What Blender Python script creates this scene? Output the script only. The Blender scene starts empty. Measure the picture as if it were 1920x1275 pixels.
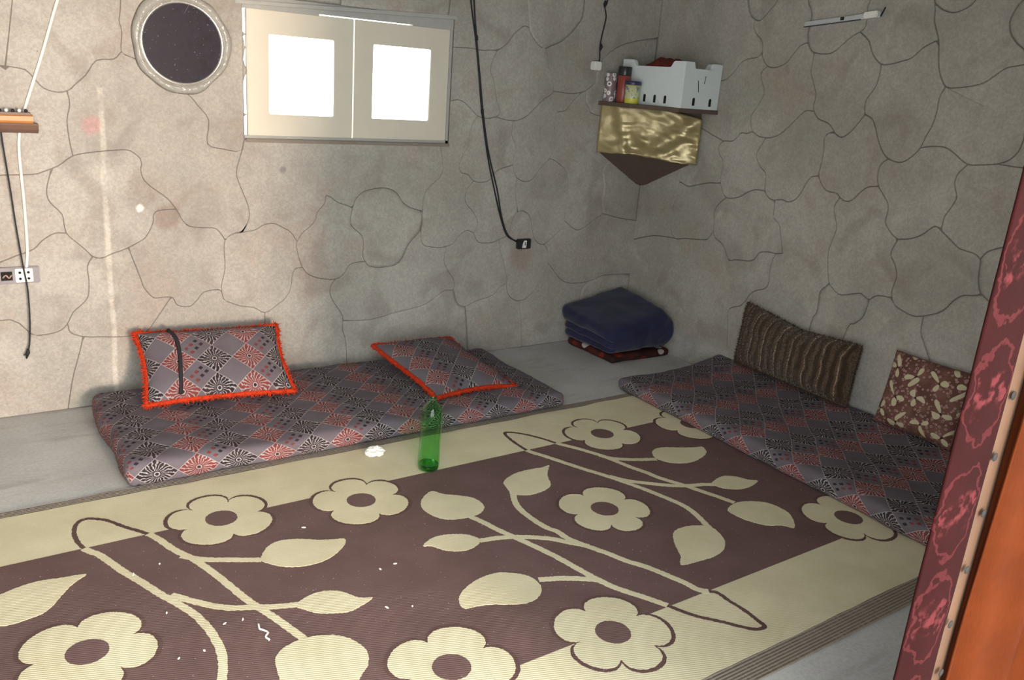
import bpy, bmesh, math, random
import numpy as np
from mathutils import Vector, Matrix, noise
random.seed(7)
scene = bpy.context.scene
COL = scene.collection
PI = math.pi

# ------------------------------------------------------------------ camera
cam_d = bpy.data.cameras.new('camera')
cam = bpy.data.objects.new('camera', cam_d)
COL.objects.link(cam)
scene.camera = cam
YAW, PITCH, ROLL, FPX = 0.621184558, 0.298734847, 0.0776533474, 1576.77
EYE = Vector((-3.614, -3.829, 1.5))
fw = Vector((math.sin(YAW)*math.cos(PITCH), math.cos(YAW)*math.cos(PITCH), -math.sin(PITCH)))
rt0 = Vector((math.cos(YAW), -math.sin(YAW), 0))
up0 = rt0.cross(fw)
rt = math.cos(ROLL)*rt0 + math.sin(ROLL)*up0
up = -math.sin(ROLL)*rt0 + math.cos(ROLL)*up0
cam.matrix_world = Matrix(((rt.x, up.x, -fw.x, EYE.x), (rt.y, up.y, -fw.y, EYE.y), (rt.z, up.z, -fw.z, EYE.z), (0, 0, 0, 1)))
cam_d.sensor_fit = 'HORIZONTAL'
cam_d.sensor_width = 36.0
cam_d.lens = FPX/1920*36.0
cam_d.clip_start = 0.02

# ------------------------------------------------------------------ light and exposure
scene.view_settings.view_transform = 'Standard'
scene.view_settings.look = 'None'
scene.view_settings.exposure = 0.75
scene.view_settings.gamma = 1.0
scene.view_settings.use_curve_mapping = False
world = bpy.data.worlds.new('sky')
scene.world = world
world.use_nodes = True
bg = world.node_tree.nodes['Background']
bg.inputs[0].default_value = (0.95, 0.975, 0.96, 1)
bg.inputs[1].default_value = 5.2

def area(name, loc, target, sx, sy, power, color, portal=False):
    d = bpy.data.lights.new(name, 'AREA')
    d.shape = 'RECTANGLE'; d.size = sx; d.size_y = sy; d.energy = power; d.color = color
    o = bpy.data.objects.new(name, d); COL.objects.link(o)
    o.location = loc
    o.rotation_euler = (Vector(target)-Vector(loc)).to_track_quat('-Z', 'Y').to_euler()
    if portal: d.cycles.is_portal = True
    return o
# warm sunlit yard outside the doorway, daylight coming in past the door jamb
area('doorway_daylight_offscreen', (-2.70, -9.0, 1.15), (-3.1, 0, 0.9), 0.7, 1.1, 420, (1.0, 0.76, 0.58))
area('window_portal', (-1.9, 0.24, 1.45), (-1.9, -2, 1.45), 1.06, 0.62, 1, (1, 1, 1), True)
area('doorway_portal_offscreen', (-3.05, -3.45, 1.1), (-3.05, 0, 1.1), 2.3, 2.2, 1, (1, 1, 1), True)

# ------------------------------------------------------------------ helpers
def tag(o, label=None, cat=None, group=None, kind=None):
    if label: o['label'] = label
    if cat: o['category'] = cat
    if group: o['group'] = group
    if kind: o['kind'] = kind
    return o
def empty(name, loc=(0, 0, 0), **k):
    o = bpy.data.objects.new(name, None); COL.objects.link(o); o.location = loc
    o.empty_display_size = .05
    return tag(o, **k)
def put(name, mesh, mat, parent=None, smooth=False, **k):
    o = bpy.data.objects.new(name, mesh); COL.objects.link(o)
    if mat is not None and len(mesh.materials) == 0: mesh.materials.append(mat)
    if smooth:
        for p in mesh.polygons: p.use_smooth = True
    if parent:
        o.parent = parent
        o.matrix_parent_inverse = Matrix.Translation(-world_loc(parent))
    return tag(o, **k)
def world_loc(o):
    v = Vector(o.location)
    if o.parent: v = v  # parts are modelled in world coordinates, their own origin stays at zero
    return v if o.type == 'EMPTY' else Vector((0, 0, 0))
def from_bm(bm, name='m'):
    bmesh.ops.recalc_face_normals(bm, faces=bm.faces[:])
    m = bpy.data.meshes.new(name); bm.to_mesh(m); bm.free(); return m
def pyd(verts, faces, name='m'):
    m = bpy.data.meshes.new(name); m.from_pydata([tuple(v) for v in verts], [], faces); m.update(); return m
def bx(bm, x0, x1, y0, y1, z0, z1, bev=0.0, seg=2):
    b = bmesh.new()
    bmesh.ops.create_cube(b, size=1)
    for v in b.verts:
        v.co = Vector(((x0+x1)/2+v.co.x*(x1-x0), (y0+y1)/2+v.co.y*(y1-y0), (z0+z1)/2+v.co.z*(z1-z0)))
    if bev > 0: bmesh.ops.bevel(b, geom=b.edges[:], offset=bev, segments=seg, affect='EDGES')
    merge(bm, b)
def merge(bm, b, M=None):
    vm = {}
    for v in b.verts: vm[v] = bm.verts.new(M @ v.co if M else v.co)
    for f in b.faces:
        try: nf = bm.faces.new([vm[v] for v in f.verts]); nf.smooth = f.smooth
        except ValueError: pass
    b.free()
def box(name, mat, parent, x0, x1, y0, y1, z0, z1, bev=0.0, **k):
    bm = bmesh.new(); bx(bm, x0, x1, y0, y1, z0, z1, bev)
    return put(name, from_bm(bm), mat, parent, **k)
def prism(pts, z0, z1, name='m', M=None):
    """closed 2-D outline extruded from z0 to z1 (M places it)"""
    a = sum(p[0]*q[1]-q[0]*p[1] for p, q in zip(pts, pts[1:]+pts[:1]))
    if a < 0: pts = pts[::-1]
    n = len(pts)
    vs = [Vector((p[0], p[1], z0)) for p in pts]+[Vector((p[0], p[1], z1)) for p in pts]
    if M: vs = [M @ v for v in vs]
    fs = [tuple(range(n-1, -1, -1)), tuple(range(n, 2*n))]+[(i, (i+1) % n, n+(i+1) % n, n+i) for i in range(n)]
    return pyd(vs, fs, name)
def catmull(pts, k=4, closed=False):
    P = [Vector(p) for p in pts]; n = len(P); out = []
    rng = range(n if closed else n-1)
    for i in rng:
        p1, p2 = P[i], P[(i+1) % n]
        p0 = P[i-1] if (closed or i > 0) else p1*2-p2
        p3 = P[(i+2) % n] if (closed or i < n-2) else p2*2-p1
        for j in range(k):
            t = j/k
            out.append(.5*((2*p1)+(p2-p0)*t+(2*p0-5*p1+4*p2-p3)*t*t+(3*p1-p0-3*p2+p3)*t**3))
    if not closed: out.append(P[-1])
    return out
def resample(P, step, closed=False):
    if closed: P = P+[P[0]]
    d = [0]
    for a, b in zip(P, P[1:]): d.append(d[-1]+(b-a).length)
    n = max(2, int(round(d[-1]/step))); out = []; j = 0
    for i in range(n+(0 if closed else 1)):
        s = d[-1]*i/n
        while j < len(d)-2 and d[j+1] < s: j += 1
        t = (s-d[j])/max(1e-9, d[j+1]-d[j]); out.append(P[j].lerp(P[j+1], min(1, max(0, t))))
    return out
def tube_into(bm, pts, r, seg=6, cap=True):
    P = [Vector(p) for p in pts]; n = len(P); rings = []
    prev = None
    for i in range(n):
        t = (P[min(i+1, n-1)]-P[max(i-1, 0)]).normalized()
        if prev is None:
            a = Vector((0, 0, 1)) if abs(t.z) < .9 else Vector((1, 0, 0))
            nrm = t.cross(a).normalized()
        else:
            nrm = (prev-t*prev.dot(t)).normalized()
        prev = nrm; bi = t.cross(nrm)
        rr = r[i] if isinstance(r, (list, tuple)) else r
        rings.append([bm.verts.new(P[i]+(nrm*math.cos(2*PI*k/seg)+bi*math.sin(2*PI*k/seg))*rr) for k in range(seg)])
    for a, b in zip(rings, rings[1:]):
        for k in range(seg):
            f = bm.faces.new((a[k], a[(k+1) % seg], b[(k+1) % seg], b[k])); f.smooth = True
    if cap:
        bm.faces.new(rings[0][::-1]); bm.faces.new(rings[-1])
def tube(name, pts, r, mat, parent=None, seg=6, k=5, **kw):
    bm = bmesh.new(); tube_into(bm, catmull(pts, k) if k > 1 else pts, r, seg)
    return put(name, from_bm(bm), mat, parent, **kw)
def lathe(profile, seg=32, M=None, wob=None):
    vs = []; fs = []; n = len(profile)
    for j in range(seg):
        a = 2*PI*j/seg
        for i, (r, z) in enumerate(profile):
            rr = r*(wob(a, i) if wob else 1)
            v = Vector((rr*math.cos(a), rr*math.sin(a), z)); vs.append(M @ v if M else v)
    for j in range(seg):
        for i in range(n-1):
            a, b = j*n+i, ((j+1) % seg)*n+i
            fs.append((a, b, b+1, a+1))
    m = pyd(vs, fs)
    bm = bmesh.new(); bm.from_mesh(m); bpy.data.meshes.remove(m)
    bmesh.ops.remove_doubles(bm, verts=bm.verts[:], dist=1e-5)
    for f in bm.faces: f.smooth = True
    return from_bm(bm)
def soft_box(size, seg, rad, fn=None):
    """rounded box as a grid surface; returns mesh with a UV map in metres that runs over the edges"""
    sx, sy, sz = size; nx, ny, nz = seg
    bm = bmesh.new(); uvl = bm.loops.layers.uv.new('UVMap'); vd = {}
    def vert(i, j, k):
        if (i, j, k) not in vd:
            # cells bunch towards the edges so that the rounding is smooth
            e = lambda q, m: .5*(1-math.cos(PI*q/m))*.35+.65*q/m
            p = Vector(((e(i, nx)-.5)*sx, (e(j, ny)-.5)*sy, (e(k, nz)-.5)*sz))
            q = Vector([max(-s/2+rad, min(s/2-rad, c)) for c, s in zip(p, size)])
            d = p-q
            flat = p.copy()
            if d.length > 1e-9:
                act = [abs(c) > 1e-9 for c in d]
                if sum(act) > 1:
                    d2 = d/rad
                    mx = max(abs(c) for c in d2)
                    p = q+d2.normalized()*rad*mx
            uv = flat
            if fn: p = fn(p)
            vd[(i, j, k)] = (bm.verts.new(p), uv)
        return vd[(i, j, k)]
    def face(ids, side):
        vv = [vert(*c) for c in ids]
        f = bm.faces.new([v[0] for v in vv]); f.smooth = True
        for l, (v, q) in zip(f.loops, vv):
            x, y, dz = q.x, q.y, sz/2-q.z
            if side == 'x-': x = -sx/2-dz
            if side == 'x+': x = sx/2+dz
            if side == 'y-': y = -sy/2-dz
            if side == 'y+': y = sy/2+dz
            l[uvl].uv = (x, y)
    for i in range(nx):
        for j in range(ny):
            face([(i, j, nz), (i+1, j, nz), (i+1, j+1, nz), (i, j+1, nz)], 'top')
            face([(i, j, 0), (i, j+1, 0), (i+1, j+1, 0), (i+1, j, 0)], 'bot')
    for i in range(nx):
        for k in range(nz):
            face([(i, 0, k), (i+1, 0, k), (i+1, 0, k+1), (i, 0, k+1)], 'y-')
            face([(i, ny, k), (i, ny, k+1), (i+1, ny, k+1), (i+1, ny, k)], 'y+')
    for j in range(ny):
        for k in range(nz):
            face([(0, j, k), (0, j, k+1), (0, j+1, k+1), (0, j+1, k)], 'x-')
            face([(nx, j, k), (nx, j+1, k), (nx, j+1, k+1), (nx, j, k+1)], 'x+')
    return from_bm(bm)
def xform(mesh, M):
    mesh.transform(M); return mesh
def fbm(p, o=3): return noise.fractal(Vector(p), 1.0, 2.0, o)

# ------------------------------------------------------------------ node materials
class S:
    """socket wrapper with arithmetic"""
    def __init__(s, g, sock): s.g = g; s.k = sock
    def _m(s, op, *a): return s.g.math(op, s, *a)
    def __add__(s, o): return s._m('ADD', o)
    __radd__ = __add__
    def __sub__(s, o): return s._m('SUBTRACT', o)
    def __rsub__(s, o): return s.g.math('SUBTRACT', o, s)
    def __mul__(s, o): return s._m('MULTIPLY', o)
    __rmul__ = __mul__
    def __truediv__(s, o): return s._m('DIVIDE', o)
    def __gt__(s, o): return s._m('GREATER_THAN', o)
    def __lt__(s, o): return s._m('LESS_THAN', o)
class Gr:
    def __init__(s, name):
        s.m = bpy.data.materials.new(name); s.m.use_nodes = True
        s.t = s.m.node_tree; s.n = s.t.nodes; s.b = s.n['Principled BSDF']; s.out = s.n['Material Output']
    def link(s, v, sock):
        if isinstance(v, S): s.t.links.new(v.k, sock)
        elif isinstance(v, (tuple, list)):
            sock.default_value = tuple(v)+((1,) if len(v) == 3 and len(sock.default_value) == 4 else ())
        else: sock.default_value = v
    def math(s, op, *a):
        n = s.n.new('ShaderNodeMath'); n.operation = op
        for i, v in enumerate(a): s.link(v, n.inputs[i])
        return S(s, n.outputs[0])
    def pos(s): return S(s, s.n.new('ShaderNodeNewGeometry').outputs['Position'])
    def uv(s): return S(s, s.n.new('ShaderNodeTexCoord').outputs['UV'])
    def obj(s): return S(s, s.n.new('ShaderNodeTexCoord').outputs['Object'])
    def rnd(s): return S(s, s.n.new('ShaderNodeObjectInfo').outputs['Random'])
    def sep(s, v):
        n = s.n.new('ShaderNodeSeparateXYZ'); s.link(v, n.inputs[0]); return [S(s, o) for o in n.outputs]
    def comb(s, x, y, z=0.0):
        n = s.n.new('ShaderNodeCombineXYZ')
        for i, v in enumerate((x, y, z)): s.link(v, n.inputs[i])
        return S(s, n.outputs[0])
    def noise(s, v, scale, detail=3, rough=.55, dist=0.0):
        n = s.n.new('ShaderNodeTexNoise'); s.link(v, n.inputs['Vector'])
        n.inputs['Scale'].default_value = scale; n.inputs['Detail'].default_value = detail
        n.inputs['Roughness'].default_value = rough; n.inputs['Distortion'].default_value = dist
        return S(s, n.outputs[0])
    def voro(s, v, scale, feat='F1', out='Distance', rand=1.0):
        n = s.n.new('ShaderNodeTexVoronoi'); s.link(v, n.inputs['Vector']); n.feature = feat
        n.inputs['Scale'].default_value = scale; n.inputs['Randomness'].default_value = rand
        return S(s, n.outputs[out])
    def rng(s, v, a, b, c=0.0, d=1.0):
        n = s.n.new('ShaderNodeMapRange'); n.interpolation_type = 'SMOOTHSTEP'
        s.link(v, n.inputs[0])
        for i, q in enumerate((a, b, c, d)): n.inputs[i+1].default_value = q
        return S(s, n.outputs[0])
    def mix(s, f, a, b, mode='MIX'):
        n = s.n.new('ShaderNodeMix'); n.data_type = 'RGBA'; n.blend_type = mode; n.clamp_factor = True
        s.link(f, n.inputs[0]); s.link(a, n.inputs[6]); s.link(b, n.inputs[7])
        return S(s, n.outputs[2])
    def scale(s, v, x, y, z=1.0):
        n = s.n.new('ShaderNodeMapping'); s.link(v, n.inputs[0]); n.inputs['Scale'].default_value = (x, y, z); return S(s, n.outputs[0])
    def bump(s, h, strength=.3, dist=.01):
        n = s.n.new('ShaderNodeBump'); s.link(h, n.inputs['Height'])
        n.inputs['Strength'].default_value = strength; n.inputs['Distance'].default_value = dist
        s.t.links.new(n.outputs[0], s.b.inputs['Normal'])
    def fin(s, color, rough=.8, spec=.3, metal=0.0, **k):
        s.link(color, s.b.inputs['Base Color']); s.link(rough, s.b.inputs['Roughness'])
        s.b.inputs['Specular IOR Level'].default_value = spec; s.b.inputs['Metallic'].default_value = metal
        for q, v in k.items(): s.link(v, s.b.inputs[q])
        return s.m
def plain(name, c, rough=.6, spec=.4, metal=0.0, var=.12, sc=25, bump=0.0):
    g = Gr(name); n = g.noise(g.obj(), sc, 3)
    c2 = tuple(x*(1-var) for x in c); c3 = tuple(min(1, x*(1+var)) for x in c)
    if bump: g.bump(n, bump, .004)
    return g.fin(g.mix(n, c2, c3), rough, spec, metal)

def cement(name, a, b, warm, joints=False, marks=()):
    g = Gr(name); p = g.pos(); X, Y, Z = g.sep(p)
    big = g.noise(p, 1.7, 4, .6); mid = g.noise(p, 6.0, 4, .65); fine = g.noise(p, 90, 3, .7); blot = g.noise(p, 2.6, 5, .62, .6)
    soft = g.noise(g.scale(p, 1, 1, 1.0), 4.2, 2, .5, .8)
    col = g.mix(g.rng(big, .35, .65), a, b)
    col = g.mix(g.rng(mid, .5, .75)*.35, col, tuple(x*.72 for x in a))
    col = g.mix(g.rng(blot, .50, .70)*.60, col, warm)
    col = g.mix(g.rng(blot, .40, .26)*.45, col, tuple(min(1, x*1.35) for x in b))
    col = g.mix(g.rng(soft, .52, .70)*.38, col, tuple(x*.62 for x in warm))
    for (mx, mz, r, c, k) in marks:                     # single stains, chips and drips
        dx = X-mx; dz = Z-mz; d = g.math('SQRT', dx*dx+dz*dz)/r+(mid-.5)*1.6
        col = g.mix(g.rng(d, .45, 1.0, k, 0), col, c)
    if marks:
        sx = g.math('ABSOLUTE', X+3.0+(Z-.75)*-.012+(big-.5)*.03)
        col = g.mix(g.rng(sx, .004, .016, .55, 0)*g.rng(mid, .35, .55)*(Z < 1.35), col, (.72, .67, .60))
    col = g.mix(g.rng(fine, .35, .62)*.22, col, (.10, .095, .09))
    col = g.mix(g.rng(g.noise(p, 160, 2), .66, .74)*.5, col, (.07, .065, .06))
    if joints: col = g.mix(g.rng(g.rnd(), 0, 1)*.14, col, tuple(x*.8 for x in a))
    g.bump(mid*.8+fine*.25+big, .35, .012)
    return g.fin(col, .93, .15)
MARKS = [(-3.03, 1.20, .05, (.55, .27, .28), .6), (-2.757, .83, .075, (.22, .15, .12), .55), (-2.87, .865, .022, (.80, .78, .74), .9), (-2.245, 1.03, .025, (.16, .16, .18), .6),
         (-.86, .54, .10, (.30, .20, .16), .4)]
PLASTER = ((.355, .338, .304), (.455, .434, .395), (.37, .305, .262))
M_WALL = cement('cement_plaster', *PLASTER, True, MARKS)
M_WALL_R = cement('cement_plaster_plain', *PLASTER, True)
M_JOINT = cement('dirty_plaster_joint', (.145, .13, .118), (.19, .172, .155), (.165, .14, .122))
M_CEIL = cement('ceiling_cement', (.36, .35, .33), (.44, .43, .41), (.38, .34, .30))
def floor_mat():
    g = Gr('floor_cement'); p = g.pos()
    big = g.noise(p, 1.3, 4, .6); mid = g.noise(g.scale(p, 1, 3.2, 1), 3.0, 5, .65, .5); fine = g.noise(p, 80, 3)
    col = g.mix(g.rng(big, .35, .65), (.44, .445, .44), (.57, .575, .57))
    col = g.mix(g.rng(mid, .52, .7)*.5, col, (.33, .305, .29))
    col = g.mix(g.rng(g.noise(g.scale(p, 3, 18, 1), 2.0, 4), .64, .72)*.5, col, (.62, .60, .57))
    col = g.mix(g.rng(fine, .4, .65)*.15, col, (.15, .15, .145))
    g.bump(mid+fine*.3, .25, .008)
    return g.fin(col, g.rng(big, .3, .7, .55, .8), .35)
M_FLOOR = floor_mat()

# ------------------------------------------------------------------ room shell
XL, YF, ZC = -4.8, -3.3, 2.5            # left wall, front wall, ceiling
WX0, WX1, WZ0, WZ1 = -2.417, -1.372, 1.163, 1.765   # window opening in the back wall
def shell(name, mat, boxes, **k):
    bm = bmesh.new()
    for b in boxes: bx(bm, *b)
    return put(name, from_bm(bm), mat, None, kind='structure', **k)
floor = shell('floor', M_FLOOR, [(XL-.2, .2, -6.2, .2, -.12, 0)], label='bare grey cement floor with worn streaks', cat='floor')
ceiling = shell('ceiling', M_CEIL, [(XL-.2, .2, YF-.2, .2, ZC, ZC+.12)], label='flat grey cement ceiling', cat='ceiling')
wall_back = shell('wall_back', M_JOINT, [(XL-.2, WX0, 0, .2, 0, ZC), (WX1, .2, 0, .2, 0, ZC), (WX0, WX1, 0, .2, 0, WZ0), (WX0, WX1, 0, .2, WZ1, ZC)],
    label='plastered wall scored into irregular stones, with the window', cat='wall')
wall_right = shell('wall_right', M_JOINT, [(0, .2, YF-.2, .2, 0, ZC)], label='grey plastered wall scored into irregular stones, behind the plush cushion', cat='wall')
wall_left = shell('wall_left', M_CEIL, [(XL-.2, XL, YF-.2, .2, 0, ZC)], label='plain cement side wall beyond the orange wall shelf', cat='wall')
wall_front = shell('wall_front', M_CEIL, [(-1.75, .2, YF-.2, YF, 0, ZC), (XL-.2, -4.35, YF-.2, YF, 0, ZC), (-4.35, -1.75, YF-.2, YF, 2.2, ZC)],
    label='plain cement wall with the open doorway', cat='wall')

def planar_faces(lines, rect, holes):
    """split scored lines at their crossings and return the closed cells"""
    u0, u1, v0, v1 = rect
    L = []
    for l in lines: L.append([np.array((p.x, p.y)) for p in catmull([Vector((a, b, 0)) for a, b in l], 3)])
    allseg = []
    for li, l in enumerate(L):
        for a, b in zip(l, l[1:]): allseg.append((li, a, b))
    A = np.array([s[1] for s in allseg]); B = np.array([s[2] for s in allseg]); LI = np.array([s[0] for s in allseg])
    for li, l in enumerate(L):                      # let loose ends reach the nearest line
        for e in (0, -1):
            p = l[e]; d = B-A; t = np.clip(((p-A)*d).sum(1)/np.maximum((d*d).sum(1), 1e-12), 0, 1)
            q = A+d*t[:, None]; dist = np.hypot(*(q-p).T); dist[LI == li] = 9
            j = dist.argmin()
            if dist[j] < .05:
                v = q[j]-p; n = np.hypot(*v)
                ext = q[j]+(v/n if n > 1e-6 else (l[e]-l[1 if e == 0 else -2]))*.0025/(1 if n > 1e-6 else max(1e-6, np.hypot(*(l[e]-l[1 if e == 0 else -2]))))
                l.insert(0, ext) if e == 0 else l.append(ext)
    segs = []
    for l in L:
        for a, b in zip(l, l[1:]):
            if np.hypot(*(b-a)) > 1e-5: segs.append((a, b))
    def ring(r):
        c = [np.array(q, float) for q in ((r[0], r[2]), (r[1], r[2]), (r[1], r[3]), (r[0], r[3]))]
        return list(zip(c, c[1:]+c[:1]))
    segs += ring(rect)
    for h in holes: segs += ring(h)
    A = np.array([s[0] for s in segs]); B = np.array([s[1] for s in segs]); D = B-A
    cuts = [[0.0, 1.0] for _ in segs]
    for i in range(len(segs)):
        r = A[i+1:]-A[i]; dj = D[i+1:]
        den = D[i][0]*dj[:, 1]-D[i][1]*dj[:, 0]
        ok = np.abs(den) > 1e-12; den = np.where(ok, den, 1)
        t = (r[:, 0]*dj[:, 1]-r[:, 1]*dj[:, 0])/den; s = (r[:, 0]*D[i][1]-r[:, 1]*D[i][0])/den
        for j in np.nonzero(ok & (t > -1e-9) & (t < 1+1e-9) & (s > -1e-9) & (s < 1+1e-9))[0]:
            cuts[i].append(float(t[j])); cuts[i+1+j].append(float(s[j]))
    nodes = {}; pts = []
    def node(p):
        k = (round(p[0]/.0008), round(p[1]/.0008))
        for dx in (0, -1, 1):
            for dy in (0, -1, 1):
                if (k[0]+dx, k[1]+dy) in nodes: return nodes[(k[0]+dx, k[1]+dy)]
        nodes[k] = len(pts); pts.append((float(p[0]), float(p[1]))); return nodes[k]
    adj = {}
    for i, c in enumerate(cuts):
        c = sorted(min(1, max(0, x)) for x in c)
        for a, b in zip(c, c[1:]):
            if b-a < 1e-7: continue
            m = A[i]+D[i]*(a+b)/2; e = 1e-4
            if not (u0-e <= m[0] <= u1+e and v0-e <= m[1] <= v1+e): continue
            if any(h[0]+e < m[0] < h[1]-e and h[2]+e < m[1] < h[3]-e for h in holes): continue
            n1, n2 = node(A[i]+D[i]*a), node(A[i]+D[i]*b)
            if n1 != n2: adj.setdefault(n1, set()).add(n2); adj.setdefault(n2, set()).add(n1)
    st = [n for n in adj if len(adj[n]) == 1]
    while st:
        n = st.pop()
        if len(adj.get(n, ())) != 1: continue
        m = adj[n].pop(); adj[m].discard(n)
        if len(adj[m]) == 1: st.append(m)
    order = {n: sorted(adj[n], key=lambda q: math.atan2(pts[q][1]-pts[n][1], pts[q][0]-pts[n][0])) for n in adj if adj[n]}
    seen = set(); faces = []
    for n in order:
        for m in order[n]:
            if (n, m) in seen: continue
            f = []; a, b = n, m
            while (a, b) not in seen:
                seen.add((a, b)); f.append(a)
                o = order[b]; c = o[(o.index(a)-1) % len(o)]; a, b = b, c
            P = [pts[q] for q in f]
            ar = .5*sum(p[0]*q[1]-q[0]*p[1] for p, q in zip(P, P[1:]+P[:1]))
            if ar > .0025:
                cx = sum(p[0] for p in P)/len(P); cy = sum(p[1] for p in P)/len(P)
                if not any(h[0]+.02 < cx < h[1]-.02 and h[2]+.02 < cy < h[3]-.02 and ar > .9*(h[1]-h[0])*(h[3]-h[2]) for h in holes): faces.append(P)
    return faces
def inset(P, d):
    n = len(P); out = []
    for i in range(n):
        a, b, c = P[i-1], P[i], P[(i+1) % n]
        e1 = Vector((b[0]-a[0], b[1]-a[1])); e2 = Vector((c[0]-b[0], c[1]-b[1]))
        if e1.length < 1e-9 or e2.length < 1e-9: out.append(b); continue
        n1 = Vector((-e1.y, e1.x)).normalized(); n2 = Vector((-e2.y, e2.x)).normalized()
        m = n1+n2
        if m.length < .3: m = n1
        m = m.normalized(); k = d/max(.5, m.dot(n1))
        out.append((b[0]+m.x*k, b[1]+m.y*k))
    return out
def ok_inset(P, Q):
    n = len(P)
    for i in range(n):
        a = (P[(i+1) % n][0]-P[i][0], P[(i+1) % n][1]-P[i][1]); b = (Q[(i+1) % n][0]-Q[i][0], Q[(i+1) % n][1]-Q[i][1])
        if a[0]*b[0]+a[1]*b[1] <= 0: return False
    return True
def stones(wall, lines, rect, holes, place, gap, lift, mat):
    for P in planar_faces(lines, rect, holes):
        V = [Vector((p[0], p[1], 0)) for p in P]
        keep = []                                       # thin out, keep corners
        for i, p in enumerate(V):
            if not keep or (p-keep[-1]).length > .012: keep.append(p)
        P = [(p.x, p.y) for p in keep]
        if len(P) < 4: continue
        g = gap*(.8+.4*random.random())
        R = [(inset(P, g), -.002), (inset(P, g+.0016), lift*.9)]
        Q = inset(P, g+.016)
        if ok_inset(P, Q): R.append((Q, lift))
        Q2 = inset(P, g+.045)
        if len(R) == 3 and ok_inset(P, Q2): R.append((Q2, lift*1.06))
        n = len(P); vs = []; fs = []
        for ring, h in R: vs += [place(u, v, h) for u, v in ring]
        for k in range(len(R)-1):
            for i in range(n):
                j = (i+1) % n; fs.append((k*n+i, k*n+j, (k+1)*n+j, (k+1)*n+i))
        fs.append(tuple(range((len(R)-1)*n, len(R)*n)))
        m = pyd(vs, fs)
        o = put('stone', m, mat, wall, smooth=True)
        m.polygons[-1].use_smooth = False
        # faces must look into the room
        c = o.data.polygons[-1]
        nrm = Vector(place(0, 0, 1))-Vector(place(0, 0, 0))
        if c.normal.dot(nrm) < 0: o.data.flip_normals()
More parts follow.
